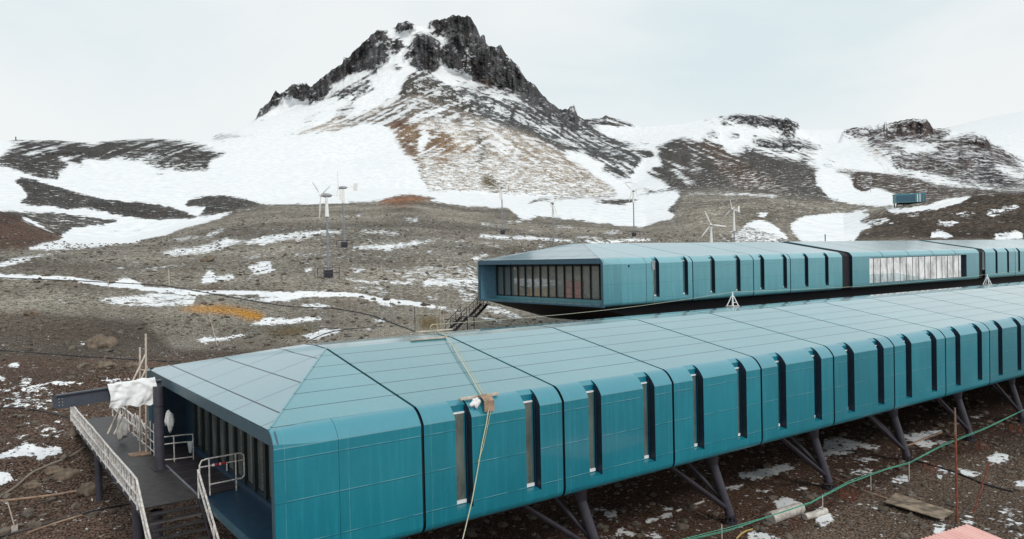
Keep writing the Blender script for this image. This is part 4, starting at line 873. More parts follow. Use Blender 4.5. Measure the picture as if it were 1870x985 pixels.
# the dark joints between the blocks
for a, b_ in ((64.22, 66.1), (96.4, 98.18)):
    pr = [(.35, -H2_+.1), (.35, -.3), (.8, .02), (KY, KZ-.14), (BW-KY, KZ-.14), (BW-.5, -.1), (BW-.5, -H2_)]
    mb = MB(); wall_strip(mb, a-X0, b_-X0, pr, pr); mb.build('block_joint', M['dark'], B2)
# middle block with the wide window
mx0, mx1 = 66.12, 96.4; wx0, wx1 = 69.55, 92.85; zt, zb = -.62, -3.56
top, bot = profile(H2_)
mb = MB(); full = top+bot
wall_strip(mb, mx0-X0, wx0-X0, full, full); wall_strip(mb, wx1-X0, mx1-X0, full, full)
tp = top+[(0, zt)]; bt = [(0, zb)]+bot
wall_strip(mb, wx0-X0, wx1-X0, tp, tp); wall_strip(mb, wx0-X0, wx1-X0, bt, bt)
for x in (wx0-X0, wx1-X0): mb.add([(x, 0, zb), (x, 0, zt), (x, .4, zt), (x, .4, zb)], [(0, 1, 2, 3)], 1)
for z in (zt, zb): mb.add([(wx0-X0, 0, z), (wx1-X0, 0, z), (wx1-X0, .4, z), (wx0-X0, .4, z)], [(0, 1, 2, 3)], 0)
mb.add([(mx0-X0, y, z) for y, z in full]+[(mx0-X0, 9, -H2_), (mx0-X0, 9, KZ)], [tuple(range(len(full)+2))], 1)
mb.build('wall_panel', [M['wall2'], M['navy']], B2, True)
pr_e = [mx0, 72.37, 78.22, 84.06, 89.9, 96.4]
for a, b_ in zip(pr_e[:-1], pr_e[1:]): roof_mesh(b_-a).build('roof_panel', M['roof1'], B2, loc=(a-X0, 0, 0))
for x in pr_e[1:-1]:
    mb = MB(); q = [(y-.004, z+.004) for y, z in top+[(0, zt)]]; wall_strip(mb, x-X0-.05, x-X0+.05, q, q); mb.build('seam_strip', M['groove'], B2)
big = MB(); big.box(wx0-X0, wx1-X0, .32, .38, zb, zb+.10); big.box(wx0-X0, wx1-X0, .32, .38, zt-.07, zt)
wf = big.build('window', M['frame'], B2)
npn = 16; pw = (wx1-wx0)/npn
for k in range(npn+1):
    x = wx0-X0+k*pw; MB().box(max(x-.028, wx0-X0+.003), min(x+.028, wx1-X0-.003), .325, .40, zb+.004, zt-.004).build('mullion', M['frame'], wf)
for k in range(npn):
    x = wx0-X0+k*pw; dy = rng.uniform(-.004, .004)
    MB().add([(x+.04, .345+dy, zb+.1), (x+pw-.04, .345-dy, zb+.1), (x+pw-.04, .35-dy, zt-.07), (x+.04, .35+dy, zt-.07)], [(0, 1, 2, 3)]).build('pane', M['mirror'], wf)
full_r = [(BW-y, z) for y, z in top+bot]; mb = MB(); wall_strip(mb, mx0-X0, mx1-X0, full_r, full_r); mb.build('rear_wall', M['plain2'], B2, True)
pr = [(0.6, .6*SL-.09), (KY, KZ-.09), (BW-KY, KZ-.09), (BW-0.6, .6*SL-.09)]; mb = MB(); wall_strip(mb, mx0-X0, mx1-X0, pr, pr); mb.build('joint_strip', M['groove'], B2)
MB().box(mx0-X0, mx1-X0, .5, BW-.5, -H2_-.001, -H2_+.05).build('soffit', M['dark'], B2)
MB().box(-4.926, 0, .5, BW-.5, -H2_-.001, -H2_+.05).build('soffit', M['dark'], B2)
mb = MB(); wall_strip(mb, -4.9, 0, full_r, full_r); mb.build('rear_wall', M['plain2'], B2, True)
# dark hull below the floor, rising to the end
mb = MB(); xs = [30.3-X0, 38.2-X0, 143-X0]
hull = [(30.3-X0, -H2_-.01), (38.2-X0, -6.15), (143-X0, -6.6), (143-X0, -H2_-.01)]
for y in (1.6, BW-.5): mb.add([(x, y, z) for x, z in hull], [(0, 1, 2, 3)])
mb.add([(x, y, z) for x, z in hull for y in (1.6, BW-.5)], [(0, 2, 3, 1), (2, 4, 5, 3)]); mb.build('under_floor', M['dark'], B2)
MB().box(.62, .95, -.07, -.004, -1.0, -.25).tube([(.80, -.05, -1.0), (.80, -.05, -3.9)], .02, 5).build('junction_box', M['cap'], B2)
MB().tube([(-2.05, -.02, -.62), (-2.05, .05, -.62)], .10, 12).build('vent', M['dark'], B2)
# lounge seen through the glazing
mb = MB(); mb.box(2.2, 2.3, .3, BW-.3, -H2_+.25, -.35)
mb.build('room_wall', simple('warm interior wall', (.75, .77, .74), .9, var=.15), B2)
MB().box(-2.8, 2.2, .3, BW-.3, -H2_+.2, -H2_+.25).build('room_floor', simple('interior floor', (.25, .2, .16), .7), B2)
gm, gnt, gb = new_mat('brightened lounge glass'); gnt.nodes.remove(gb)
tr = N(gnt, 'ShaderNodeBsdfTransparent'); tr.inputs[0].default_value = (.80, .86, .83, 1); gl_ = N(gnt, 'ShaderNodeBsdfGlossy'); gl_.inputs['Roughness'].default_value = .02
lw = N(gnt, 'ShaderNodeLayerWeight'); lw.inputs[0].default_value = .35; mx = N(gnt, 'ShaderNodeMixShader'); lk(gnt, mathn(gnt, 'ADD', mathn(gnt, 'MULTIPLY', lw.outputs['Facing'], .25), .22), mx.inputs[0]); lk(gnt, tr.outputs[0], mx.inputs[1]); lk(gnt, gl_.outputs[0], mx.inputs[2]); df = N(gnt, 'ShaderNodeBsdfDiffuse'); df.inputs[0].default_value = (.50, .56, .54, 1); mx2 = N(gnt, 'ShaderNodeMixShader'); mx2.inputs[0].default_value = .2; lk(gnt, mx.outputs[0], mx2.inputs[1]); lk(gnt, df.outputs[0], mx2.inputs[2]); lk(gnt, mx2.outputs[0], gnt.nodes['Material Output'].inputs[0])  # diffuse share paints a pale brightness into the panes
for o in B2.children:
    if o.name.startswith('glazing'):
        for q in o.children:
            if q.name.startswith('pane'): q.data.materials[0] = gm
rd = simple('added red block colour', (.85, .05, .035), .7)
mb = MB(); 
for y in (5.5, 6.75): mb.box(-2.6, -1.9, y, y+1.05, -H2_+.26, -H2_+.9); mb.box(-2.3, -2.05, y, y+1.05, -H2_+.9, -H2_+2.0)
mb.build('added_red_blocks', rd, B2)  # red blocks added behind the glass to give its panes their red tone
mb = MB(); mb.box(-1.2, -.2, 12.6, 15.5, -H2_+.26, -H2_+.5); mb.box(-.5, -.3, 12.6, 15.5, -H2_+.5, -H2_+1.6); mb.build('bench', simple('pale bench', (.45, .46, .47), .7), B2)
mb = MB(); 
for z in (.9, 1.5, 2.1, 2.7): mb.box(-.6, -.1, 1.0, 3.6, -H2_+z, -H2_+z+.05)
for k in range(22): y = 1.05+k*.115; z = random.choice((.95, 1.55, 2.15)); mb.box(-.5, -.2, y, y+.09, -H2_+z, -H2_+z+random.uniform(.2, .42))
mb.build('shelf', simple('grey shelf', (.35, .36, .34), .7), B2)

# ------------------------------------------------------------------ footbridge and stair at the near building
ZDK = -3.85
WK = empty('footbridge', (-5.9, 8.5, ZDK)); WO = Vector((-5.9, 8.5, ZDK))
tag(WK, 'dark steel footbridge with grating deck, wrapped pale railings and stair, beside the glazed end', 'footbridge')
def rel(p): return tuple(Vector(p)-WO)
def relb(mb, *a, mi=0):
    x0, x1, y0, y1, z0, z1 = a; return mb.box(x0-WO.x, x1-WO.x, y0-WO.y, y1-WO.y, z0-WO.z, z1-WO.z, mi)
YF = 28.5
relb(MB(), -6.93, -5.02, 8.45, YF, ZDK-.05, ZDK).build('grating_deck', M['grate'], WK)
relb(MB(), -5.02, -4.96, 8.45, 14.2, ZDK-.10, ZDK+.05).build('edge_kerb', M['pole'], WK)
relb(MB(), -7.02, -6.93, 8.45, YF, ZDK-.36, ZDK+.02).build('side_girder', M['beam'], WK)
relb(MB(), -5.02, -4.97, 14.3, YF, ZDK-.36, ZDK-.02).build('side_girder', M['beam'], WK)
for y in (10.5, 13.5, 17, 20.5, 24, 27.5): relb(MB(), -6.93, -5.02, y, y+.12, ZDK-.3, ZDK-.06).build('cross_beam', M['steel_dk'], WK)
NS = 12; TR = .29; RI = .215
for k in range(NS):
    y = 8.45-k*TR; z = ZDK-.02-k*RI
    mb = MB(); relb(mb, -6.9, -5.05, y-TR-.02, y, z-RI-.045, z-RI); mb.build('stair_tread', M['grate'], WK)
for x in (-6.96, -5.04):
    a = Vector((x, 8.45, ZDK-.16)); b_ = Vector((x, 8.45-NS*TR, ZDK-.16-NS*RI)); MB().bar(a-WO, b_-WO, .05, .30).build('stringer', M['steel_dk'], WK)
for x, y in ((-6.72, 11.0), (-6.45, 8.9), (-6.9, 20.0), (-5.3, 20.0)):
    MB().tube([rel((x, y, float(gbase(x, y))-.5)), rel((x, y, ZDK-.3))], .21 if y < 12 else .16, 16).build('support_post', M['steel'], WK, True)
def wob(a, b_, n=4, s=.012):
    a = Vector(a); b_ = Vector(b_); return [a.lerp(b_, i/n)+Vector((random.uniform(-s, s), random.uniform(-s, s), random.uniform(-s, s)))*(0 < i < n) for i in range(n+1)]
def railing(name, line, h, step, parent, rails=(1.0, .5, .12), rad=.042, balus=True, extra=()):
    mb = MB()
    for i in range(len(line)-1):
        a, b_ = Vector(line[i]), Vector(line[i+1])
        for f in rails: mb.tube([p+Vector((0, 0, h*f)) for p in wob(a, b_, max(2, int((b_-a).length/1.2)))], rad, 6)
        n = max(1, round((b_-a).length/step))
        for k in range(n+1):
            p = a.lerp(b_, k/n)+Vector((random.uniform(-.01, .01), random.uniform(-.02, .02), 0))
            mb.tube([p+Vector((0, 0, h*rails[-1] if (k % 3 and balus) else -.02)), p+Vector((random.uniform(-.015, .015), 0, h))], rad*(.95 if k % 3 == 0 else .8), 6)
    return mb.build(name, M['rail'], parent, True)
Lx = -7.14
railing('railing', [rel((Lx, YF, ZDK)), rel((Lx, 8.5, ZDK))], 1.08, .48, WK)
railing('railing', [rel((Lx, 8.45, ZDK)), rel((Lx, 8.45-NS*TR, ZDK-NS*RI))], 1.05, .9, WK, (1.0, .55))
railing('railing', [rel((-5.02, 8.45, ZDK)), rel((-5.02, 8.45-NS*TR, ZDK-NS*RI))], 1.05, .9, WK, (1.0, .55))
# looped guard across the terrace edge, with red tape
g = MB(); A = Vector((-4.95, 8.52, ZDK)); B_ = Vector((-3.3, 8.52, ZDK))
pts = [A+Vector((-.02, 0, .1)), A+Vector((0, 0, 1.2)), A+Vector((.08, 0, 1.36)), A+Vector((.25, 0, 1.40)), B_+Vector((-.12, 0, 1.42)), B_+Vector((0, 0, 1.34)), B_+Vector((.02, 0, 1.2)), B_+Vector((.02, 0, .52)), B_+Vector((-.08, 0, .42)), A+Vector((.35, 0, .40))]
g.tube([rel(p) for p in pts], .03, 7); g.tube([rel(A+Vector((0, 0, 1.12))), rel(B_+Vector((0, 0, 1.13)))], .024, 6); g.tube([rel(A+Vector((.35, 0, -.02))), rel(A+Vector((.35, 0, 1.4)))], .03, 7); g.tube([rel(B_+Vector((-.3, 0, -.02))), rel(B_+Vector((-.3, 0, 1.41)))], .03, 7)
gr = g.build('railing', M['rail'], WK, True)
MB().tube([rel(A+Vector((.50, 0, 1.12))), rel(A+Vector((.97, 0, 1.125)))], .05, 8).build('red_tape', M['red'], gr, True)
for x in (.47, .72): MB().tube([rel(A+Vector((x, 0, 1.12))), rel(A+Vector((x+.07, 0, 1.12)))], .053, 8).build('white_tape', M['fabric'], gr, True)
MB().tube([rel(A+Vector((1.0, -.03, 1.1))), rel(A+Vector((1.0, -.03, .82)))], .025, 5).build('tape_tail', M['fabric'], gr)
# inner guard near the pillar
g = MB(); A = Vector((-5.0, 14.9, ZDK)); B_ = Vector((-3.75, 14.6, ZDK))
for f in (1.15, .82, .12): g.tube([rel(p) for p in wob(A+Vector((0, 0, f)), B_+Vector((0, 0, f)), 3)], .026, 6)
for t in (0.38, 1.0): p = A.lerp(B_, t); g.tube([rel(p), rel(p+Vector((0, 0, 1.15)))], .028, 6)
gr2 = g.build('railing', M['rail'], WK, True)
MB().add([rel(p) for p in [(-4.0, 14.6, -3.0), (-3.78, 14.6, -3.05), (-3.86, 14.55, -3.55), (-3.95, 14.55, -3.5)]], [(0, 1, 2, 3)]).build('rag', M['fabric'], gr2)
# side fence between pillar and the far end: stacked frames
g = MB()
for y in (14.9, 15.7, 16.5, 17.3, 18.3, 19.3, 20.4, 21.6): g.tube([rel((-5.03, y, ZDK-.05)), rel((-5.03+random.uniform(-.03, .03), y, ZDK+random.choice((1.15, 1.3, 1.5)) if y < 19 else ZDK+1.15))], .032, 6)
for f in (.15, .62, 1.1): g.tube([rel(p) for p in wob((-5.03, 14.9, ZDK+f), (-5.03, 22.0, ZDK+f), 7, .02)], .028, 6)
MB().tube([rel((-5.1, 17.4, ZDK+.75)), rel((-5.1, 19.0, ZDK+1.3))], .03, 6).build('loose_rail', M['rail'], WK, True)
for y in (19.4, 20.0, 20.6):
    MB().tube([rel((-5.1, y+.3*math.cos(a), ZDK+.9+.45*math.sin(a))) for a in [i*math.pi/6 for i in range(13)]], .028, 6).build('hoop', M['rail'], WK, True)
g.build('railing', M['rail'], WK, True)
railing('railing', [rel((-5.0, 28.4, ZDK)), rel((-5.0, 22.3, ZDK))], 1.05, .9, WK, (1.0, .5))

# board under the props
o = MB().add([(-.45, -.35, 0), (.42, -.42, 0), (.40, .40, 0), (-.48, .34, 0), (-.45, -.35, .04), (.42, -.42, .04), (.40, .40, .04), (-.48, .34, .04)], [(0, 1, 2, 3), (4, 5, 6, 7), (0, 1, 5, 4), (1, 2, 6, 5), (2, 3, 7, 6), (3, 0, 4, 7)]).build('plywood_board', M['wood'], loc=(-5.5, 17.3, ZDK+.005))
tag(o, 'small square plywood board lying on the footbridge deck under the timber props', 'board')
# pillar + beam
P0 = Vector((-5.33, 13.75, ZDK))
o = empty('steel_pillar', P0); tag(o, 'round dark steel pillar standing on the footbridge under the wrapped beam', 'pillar')
MB().tube([(0, 0, 0), (0, 0, 3.62)], .20, 20).build('shaft', M['steel'], o, True); MB().box(-.3, .3, -.3, .3, 0.002, .04).build('base_plate', M['steel_dk'], o)
MB().tube([(0, -.0, 2.75), (0, 0, 2.80)], .215, 20).build('collar', M['steel_dk'], o)
o = empty('steel_beam', (-9.1, 14.1, -.55)); tag(o, 'long slate grey steel I-beam jutting out left above the footbridge', 'beam')
def ibeam(mb, x0, x1, z0, z1, y=0.0):
    h = .56; w = .30
    for (a, b_, c, d) in ((-w/2, w/2, 0, .045), (-w/2, w/2, h-.045, h), (-.012, .012, .045, h-.045)):
        mb.add([(x0, y+a, z0+c), (x0, y+b_, z0+c), (x0, y+b_, z0+d), (x0, y+a, z0+d), (x1, y+a, z1+c), (x1, y+b_, z1+c), (x1, y+b_, z1+d), (x1, y+a, z1+d)], [(0, 1, 2, 3), (4, 5, 6, 7), (0, 1, 5, 4), (2, 3, 7, 6), (1, 2, 6, 5), (0, 3, 7, 4)])
mb = MB(); ibeam(mb, 0, 4.0, -.20, .0); mb.build('girder', M['beam'], o)
mb = MB()
for i in range(3):
    for j in range(2): mb.tube([(.10+.12*j, -.03, -.08+.13*i), (.10+.12*j, .03, -.08+.13*i)], .022, 6)
mb.build('bolt_row', M['cap'], o)
MB().bar((.02, 0, -.16), (.02, 0, .33), .02, .28).build('end_plate', M['beam'], o)
# wrapped sheet (cloth mesh) over the beam
mb = MB(); nu, nv = 46, 30; sh = []
for i in range(nu+1):
    for j in range(nv+1):
        u = i/nu; v_ = j/nv
        x = -7.2+1.84*u
        # profile round the beam: back bottom -> over the top -> front bottom
        s = v_*2.2
        if s < .5: yy, zz = .24, -.95+s
        elif s < 1.0: yy, zz = .24-(s-.5)*.96, -.45+.46*math.sin((s-.5)*math.pi)*.18+.42
        else: yy, zz = -.24-.06*math.sin((s-1)*2), .02-(s-1)*.86
        if s < .5: zz = -.55+s*1.05
        eg = .35+min(1.3, 2.2*abs(u-.45)**1.2*2)
        nz_ = (mnoise.noise(Vector((x*2.1, yy*2+s*1.8, 3.1)))*.08+mnoise.noise(Vector((x*6.2, s*5.4, 1.7)))*.05)*eg
        tail = .12*math.sin(x*3.1)+.06*math.sin(x*11)
        zz += -.02+.10*u+nz_*.6-(tail if s > 1.8 else 0)*.5; yy += nz_ - (0.07*math.sin(x*9+s*3) if s > 1.1 else 0)*.6
        sh.append((x+.04*math.sin(s*5), 14.1+yy, zz+(.02 if s < 1.1 else 0)))
mb.add(sh, [(i*(nv+1)+j, i*(nv+1)+j+1, (i+1)*(nv+1)+j+1, (i+1)*(nv+1)+j) for i in range(nu) for j in range(nv)])
o = mb.build('wrapping_sheet', M['fabric'], None, True); tag(o, 'crumpled white sheet wrapped round the jutting steel beam', 'sheet')
# bag tied on the pillar
def lump(name, c, r, mat, seed, n=14, sq=(1, 1, 1), nz=.25):
    bm = bmesh.new(); bmesh.ops.create_icosphere(bm, subdivisions=3, radius=1)
    for v in bm.verts:
        d = v.co.normalized(); k = 1+nz*mnoise.noise(d*1.3+Vector((seed, 0, 0)))*1.6+nz*.5*mnoise.noise(d*3.7+Vector((0, seed, 0)))+nz*.25*mnoise.noise(d*9+Vector((0, 0, seed)))
        v.co = Vector((d.x*sq[0], d.y*sq[1], d.z*sq[2]))*r*k
    me = bpy.data.meshes.new(name); bm.to_mesh(me); bm.free(); me.materials.append(mat); me.polygons.foreach_set('use_smooth', [True]*len(me.polygons))
    o = bpy.data.objects.new(name, me); COL.objects.link(o); o.location = c; return o
pb = on(309, 768, 1, 14.4)
o = lump('plastic_wrap', pb, .30, M['fabric'], 4.2, sq=(.55, .4, 1.25), nz=.5); tag(o, 'white plastic wrap bundle tied beside the round pillar', 'plastic wrap')
o = lump('plastic_wrap', on(222, 778, 1, 20.4)+Vector((0, 0, -.1)), .5, simple('grey film', (.42, .40, .38), .6, var=.3, bump=.6, bscale=8), 9.1, sq=(.5, .8, 1.25), nz=.4); tag(o, 'greyish plastic sheeting bunched on the far side fence of the footbridge', 'plastic sheet')
# timber props
tp = empty('timber_props', (-5.3, 17.5, ZDK+.05)); tag(tp, 'pale timber scaffold props rising past the roof corner, with slanting braces', 'scaffold props')
def relp(p): return tuple(Vector(p)-Vector((-5.3, 17.5, ZDK+.05)))
MB().tube([relp((-5.22, 17.35, ZDK+.05)), relp((-5.06, 17.5, 1.77))], .045, 8).build('pole', M['palewood'], tp)
MB().tube([relp((-5.42, 17.7, ZDK+.05)), relp((-5.33, 17.5, 1.15))], .045, 8).build('pole', M['palewood'], tp)
MB().tube([relp((-7.15, 15.0, ZDK+1.6)), relp((-5.12, 17.45, .78))], .04, 8).build('brace', M['palewood'], tp)
MB().tube([relp((-6.9, 15.0, ZDK+1.55)), relp((-5.02, 17.6, .20))], .04, 8).build('brace', M['palewood'], tp)
MB().bar(relp((-5.45, 17.5, .12)), relp((-4.9, 17.5, .02)), .06).build('tie', M['palewood'], tp)

# ------------------------------------------------------------------ ropes and fittings on the near roof
def roofz(y): return KZ if KY <= y <= BW-KY else (SL*y if y < KY else SL*(BW-y))
A0 = Vector((6.9, 10.9, KZ+.15)); A1 = on(884, 726, 2, .12)
pts = []
for t in [i/10 for i in range(11)]:
    p = A0.lerp(Vector((A1.x, max(A1.y, .35), 0)), t); p.z = roofz(p.y)+.05+.10*math.sin(t*math.pi); pts.append(p)
e = [on(893, 742, 1, -.06), on(888, 775, 1, -.08), on(880, 812, 1, -.09), on(872, 860, 1, -.12), on(862, 915, 1, -.2), on(845, 985, 1, -.35), on(838, 1040, 1, -.5)]
o = MB().tube(pts+[Vector((A1.x+.05, .05, .08))]+e, .02, 6).build('rope', M['rope'], None, True); tag(o, 'pale rope running down the near roof and hanging over its teal wall', 'rope')
o = MB().tube([pts[0]+Vector((.08, .05, .12)), pts[5]+Vector((.10, 0, .03)), pts[10]+Vector((.12, 0, .01)), e[0]+Vector((.12, 0, 0)), e[2]+Vector((.05, 0, -.1)), e[3]+Vector((.03, 0, .3))], .012, 5).build('rope', simple('thin yellow cord', (.50, .45, .22), .8), None, True); tag(o, 'thin yellowish cord lying beside the pale rope over the wall', 'cord')
S = [Vector((29.5, 10.55, KZ)), Vector((67.3, 10.45, KZ))]
def stand(p, label):
    r = empty('rope_stand', p); tag(r, label, 'rope stand', 'white rope stands on the near roof')
    for sx, sy in ((-1, -1), (1, -1), (-1, 1), (1, 1)): MB().tube([(sx*.27, sy*.25, .05), (sx*.04, sy*.04, .72)], .035, 6).build('leg', M['white'], r)
    MB().tube([(0, 0, .6), (0, 0, .98)], .05, 8).build('post', M['white'], r); MB().bar((-.2, -.18, .28), (.2, -.18, .28), .04).build('crossbar', M['white'], r)
    MB().box(-.36, .36, -.3, .3, .012, .05).build('base_plate', simple('pinkish plate', (.5, .45, .44), .7), r)
    return r
stand(S[0], 'white A-shaped rope stand, the nearer one on the roof ridge')
stand(S[1], 'white A-shaped rope stand, the farther one, below the mirror window end')
r = empty('rope_bundle', (6.9, 11.0, KZ)); tag(r, 'coil of pale rope and timber lying on the near roof ridge', 'rope coil')
for k in range(3): MB().tube([(.22*math.cos(a)+.02*k, .05*k, .18+.17*math.sin(a)) for a in [i*math.pi/8 for i in range(17)]], .022, 6).build('coil', simple('straw rope', (.42, .38, .26), .8), r, True)
MB().bar((-.9, .1, .04), (1.0, -.1, .04), .07).build('timber_block', M['palewood'], r)
o = MB().bar((7.86-.1, 15.26, 0), (10.1, 15.26, 0), .16, .05).build('roof_board', M['palewood'])
p = on(750, 621, 2, 1.30); q = on(815, 615, 2, 1.30); o.data.transform(Matrix.Identity(4))
bpy.data.objects.remove(o); z1, z2 = roofz(8.2)+.05, 0
p = on(750, 621, 2, 1.42+.05); q = on(815, 615.5, 2, 1.42+.05)
o = MB().bar(p, q, .16, .05).build('roof_board', M['palewood']); tag(o, 'pale board lying loose on the flat top of the near roof', 'board')
p = on(853, 733, 2, .14); q = on(917, 721, 2, .14)
p.y = q.y = .42; p.z = q.z = .15
r = empty('edge_protector', (2.5, .4, .15)); tag(r, 'board with white rag under the rope at the near roof edge', 'edge protector')
r.location = p; d = q-p
MB().bar((0, 0, 0), d, .13, .07).build('board', M['palewood'], r)
mb = MB()
for i in range(9):
    t = i/8; y = .42-.75*t if t < .5 else .42-.38-.12*(t-.5); z = .05 if t < .3 else .05-(t-.3)*.75
    for k in range(2): mb.v.append((d.x*.42+.42*k, -.0+(-.5*min(t*2, 1)), z))
mb.f = [(2*i, 2*i+1, 2*i+3, 2*i+2) for i in range(8)]; mb.mi = [0]*8
mb.build('rubber_mat', M['wood'], r)
c = lump('rag', (0, 0, 0), .15, M['fabric'], 2, sq=(1.1, .35, 1.2), nz=.5); c.parent = r; c.location = (d.x*.25, -.35, -.12)
# lifeline from stand to stand
l = [Vector((6.9, 11, KZ+.35))]
for a, b_ in ((l[0], S[0]+Vector((0, 0, .97))), (S[0]+Vector((0, 0, .97)), S[1]+Vector((0, 0, .97)))):
    for i in range(1, 9): t = i/8; v_ = a.lerp(b_, t); v_.z -= math.sin(t*math.pi)*.25; l.append(v_)
l += [S[1]+Vector((15, 0, 1.2)), S[1]+Vector((30, 0, 1.3))]
o = MB().tube(l, .010, 5).build('lifeline', M['rope'], None, True); tag(o, 'thin lifeline cord strung along the near roof between the white stands', 'lifeline')

# ------------------------------------------------------------------ stair of the rear building
st = empty('steel_staircase', (29.8, 41.8, .6)); tag(st, 'black steel staircase with landing leading up to the rear building', 'staircase')
def flight(a, b_, n, w=1.1):
    a = Vector(a); b_ = Vector(b_)
    for s in (0, w):
        MB().bar(a+Vector((0, s, -.1)), b_+Vector((0, s, -.1)), .06, .26).build('stringer', M['dark'], st)
        MB().tube([a+Vector((0, s, .95)), b_+Vector((0, s, .95))], .03, 6).build('handrail', M['dark'], st)
        MB().tube([a+Vector((0, s, .5)), b_+Vector((0, s, .5))], .025, 6).build('mid_rail', M['dark'], st)
        mb = MB()
        for k in range(4): p = a.lerp(b_, k/3)+Vector((0, s, 0)); mb.tube([p, p+Vector((0, 0, .95))], .028, 6)
        mb.build('railing', M['dark'], st)
    mb = MB()
    for k in range(n): p = a.lerp(b_, (k+.5)/n); mb.box(p.x-.13, p.x+.13, p.y+.04, p.y+w-.04, p.z-.04, p.z)
    mb.build('treads', M['steel_dk'], st)
T0 = Vector((31.0, 41.9, .45)); 
L0 = on(862, 577, 1, 42.5); L1 = Vector((L0.x-1.0, 41.9, L0.z)); G0 = on(822, 602, 1, 42.4); gzv = gz(G0.x, 42.4)
so_ = Vector((29.8, 41.8, .6))
flight(T0-so_, Vector((L0.x, 41.9, L0.z))-so_, 8); flight(L1-so_, Vector((G0.x-.2, 41.9, gzv-.1))-so_, 6)
MB().box(L1.x-so_.x, L0.x-so_.x, .1, 1.2, L0.z-so_.z-.08, L0.z-so_.z).build('landing', M['steel_dk'], st)
for x in (L1.x+.1, L0.x-.1): MB().tube([(x-so_.x, .2, L0.z-so_.z), (x-so_.x, .2, gzv-so_.z-.5)], .05, 6).build('support_post', M['dark'], st)
# thin stakes and dry stalk-like rods beside it
for i, (px, py, h) in enumerate([(805, 600, 2.6), (812, 598, 2.0), (822, 590, 3.0), (833, 592, 2.4), (845, 585, 2.7), (798, 602, 1.8)]):
    q = hit(px, py); 
    o = MB().tube([q-Vector((0, 0, .2)), q+Vector((random.uniform(-.15, .15), 0, h))], .022, 5).build('stake', M['palewood'], None); tag(o, 'thin pale stake in the cluster beside the black staircase', 'stake', 'thin pale stakes beside the black staircase')

# ------------------------------------------------------------------ wind turbines
def turbine(px, py, hpy, label, yaw, roll, vane=True, base=True, z_adj=0, blade=3.1, rdist=None):
    if rdist is None: q = hit(px, py)
    else:
        az, e_ = azel(px, py); q = Vector((CAM[0]+rdist*math.cos(az), CAM[1]+rdist*math.sin(az), 0)); q.z = gz(q.x, q.y)
    hub = CAM[2]+math.hypot(q.x-CAM[0], q.y-CAM[1])*azel(px, hpy)[1]-q.z
    r = empty('wind_turbine', q); tag(r, label, 'wind turbine', 'small wind turbines on the hillside')
    MB().tube([(0, 0, -.4), (0, 0, hub*.74)], [.17, .14], 10).build('tower', M['pole'], r, True)
    MB().tube([(0, 0, hub*.74), (0, 0, hub-.25)], [.30, .16], 10).build('tower_top', M['blade'], r, True)
    n = empty('rotor_head', (0, 0, hub)); n.parent = r; n.rotation_euler = (0, 0, yaw)
    MB().tube([(-.75, 0, 0), (-.4, 0, 0), (.5, 0, 0), (.8, 0, 0)], [.20, .30, .26, .12], 12).build('nacelle', M['cap'], n, True)
    if vane: 
        MB().bar((.7, 0, 0), (2.1, 0, .1), .07).build('tail_boom', M['blade'], n)
        MB().add([(1.9, 0, -.55), (2.7, 0, -.75), (2.8, 0, .75), (2.0, 0, .75), (1.9, .03, -.55), (2.7, .03, -.75), (2.8, .03, .75), (2.0, .03, .75)], [(0, 1, 2, 3), (4, 5, 6, 7), (0, 1, 5, 4), (1, 2, 6, 5), (2, 3, 7, 6), (3, 0, 4, 7)]).build('tail_vane', M['blade'], n)
    for k in range(3):
        a = roll+k*2*math.pi/3; cy, sz = math.cos(a), math.sin(a); mb = MB()
        w = [(0.15, .10, .09), (.5, .15, .07), (blade*.4, .30, .05), (blade*.8, .22, .035), (blade, .12, .02)]
        o_ = []
        for d, ww, th in w:
            for s1, s2 in ((-1, 0), (0, 1), (1, 0), (0, -1)):
                o_.append((-.85+s2*th-.10*s1*ww, cy*d-sz*s1*ww*.5, sz*d+cy*s1*ww*.5))
        mb.add(o_, [(i*4+j, i*4+(j+1) % 4, (i+1)*4+(j+1) % 4, (i+1)*4+j) for i in range(len(w)-1) for j in range(4)]+[(0, 1, 2, 3), (16, 17, 18, 19)])
        mb.build('blade', M['blade'], n, True)
    MB().tube([(-1.05, 0, 0), (-.7, 0, 0)], [.08, .22], 10).build('hub', M['blade'], n, True)
    if base:
        mb = MB(); 
        for sx in (-1, 1):
            for sy in (-1, 1): mb.tube([(sx*1.1, sy*1.1, -.3), (sx*1.1, sy*1.1, 1.3)], .05, 5)
        for f in (.65, 1.3):
            c4 = [(-1.1, -1.1, f), (1.1, -1.1, f), (1.1, 1.1, f), (-1.1, 1.1, f)]
            for i in range(4): mb.tube([c4[i], c4[(i+1) % 4]], .045, 5)
        mb.build('base_frame', M['steel'], r); MB().box(-.45, .45, -.35, .35, -.2, 1.0).build('cabinet', M['steel_dk'], r)
    return r
turbine(600, 507, 357, 'white three-bladed turbine on the tallest pole, nearest of the left pair', R(5), R(40))
turbine(629, 452, 343, 'white turbine just behind the tallest one, its frame beside snow strips', R(-35), R(100))
turbine(918, 428, 343, 'white turbine left of the lone snow lobe, with square base frame', R(20), R(150))
turbine(1011, 445, 371, 'pale turbine at the left end of the snow lobe, base hidden by roof', R(60), R(15), rdist=165)
turbine(1158, 432, 349, 'white turbine in front of the right part of the snow lobe', R(25), R(48))
turbine(1299, 443, 411, 'white turbine with large spread blades just above the rear roof', R(38), R(68), base=False, rdist=150, blade=2.9)
turbine(1341, 443, 382, 'white turbine on thin pole, farthest right above the rear roof', R(10), R(200), base=False, rdist=178, blade=2.2)

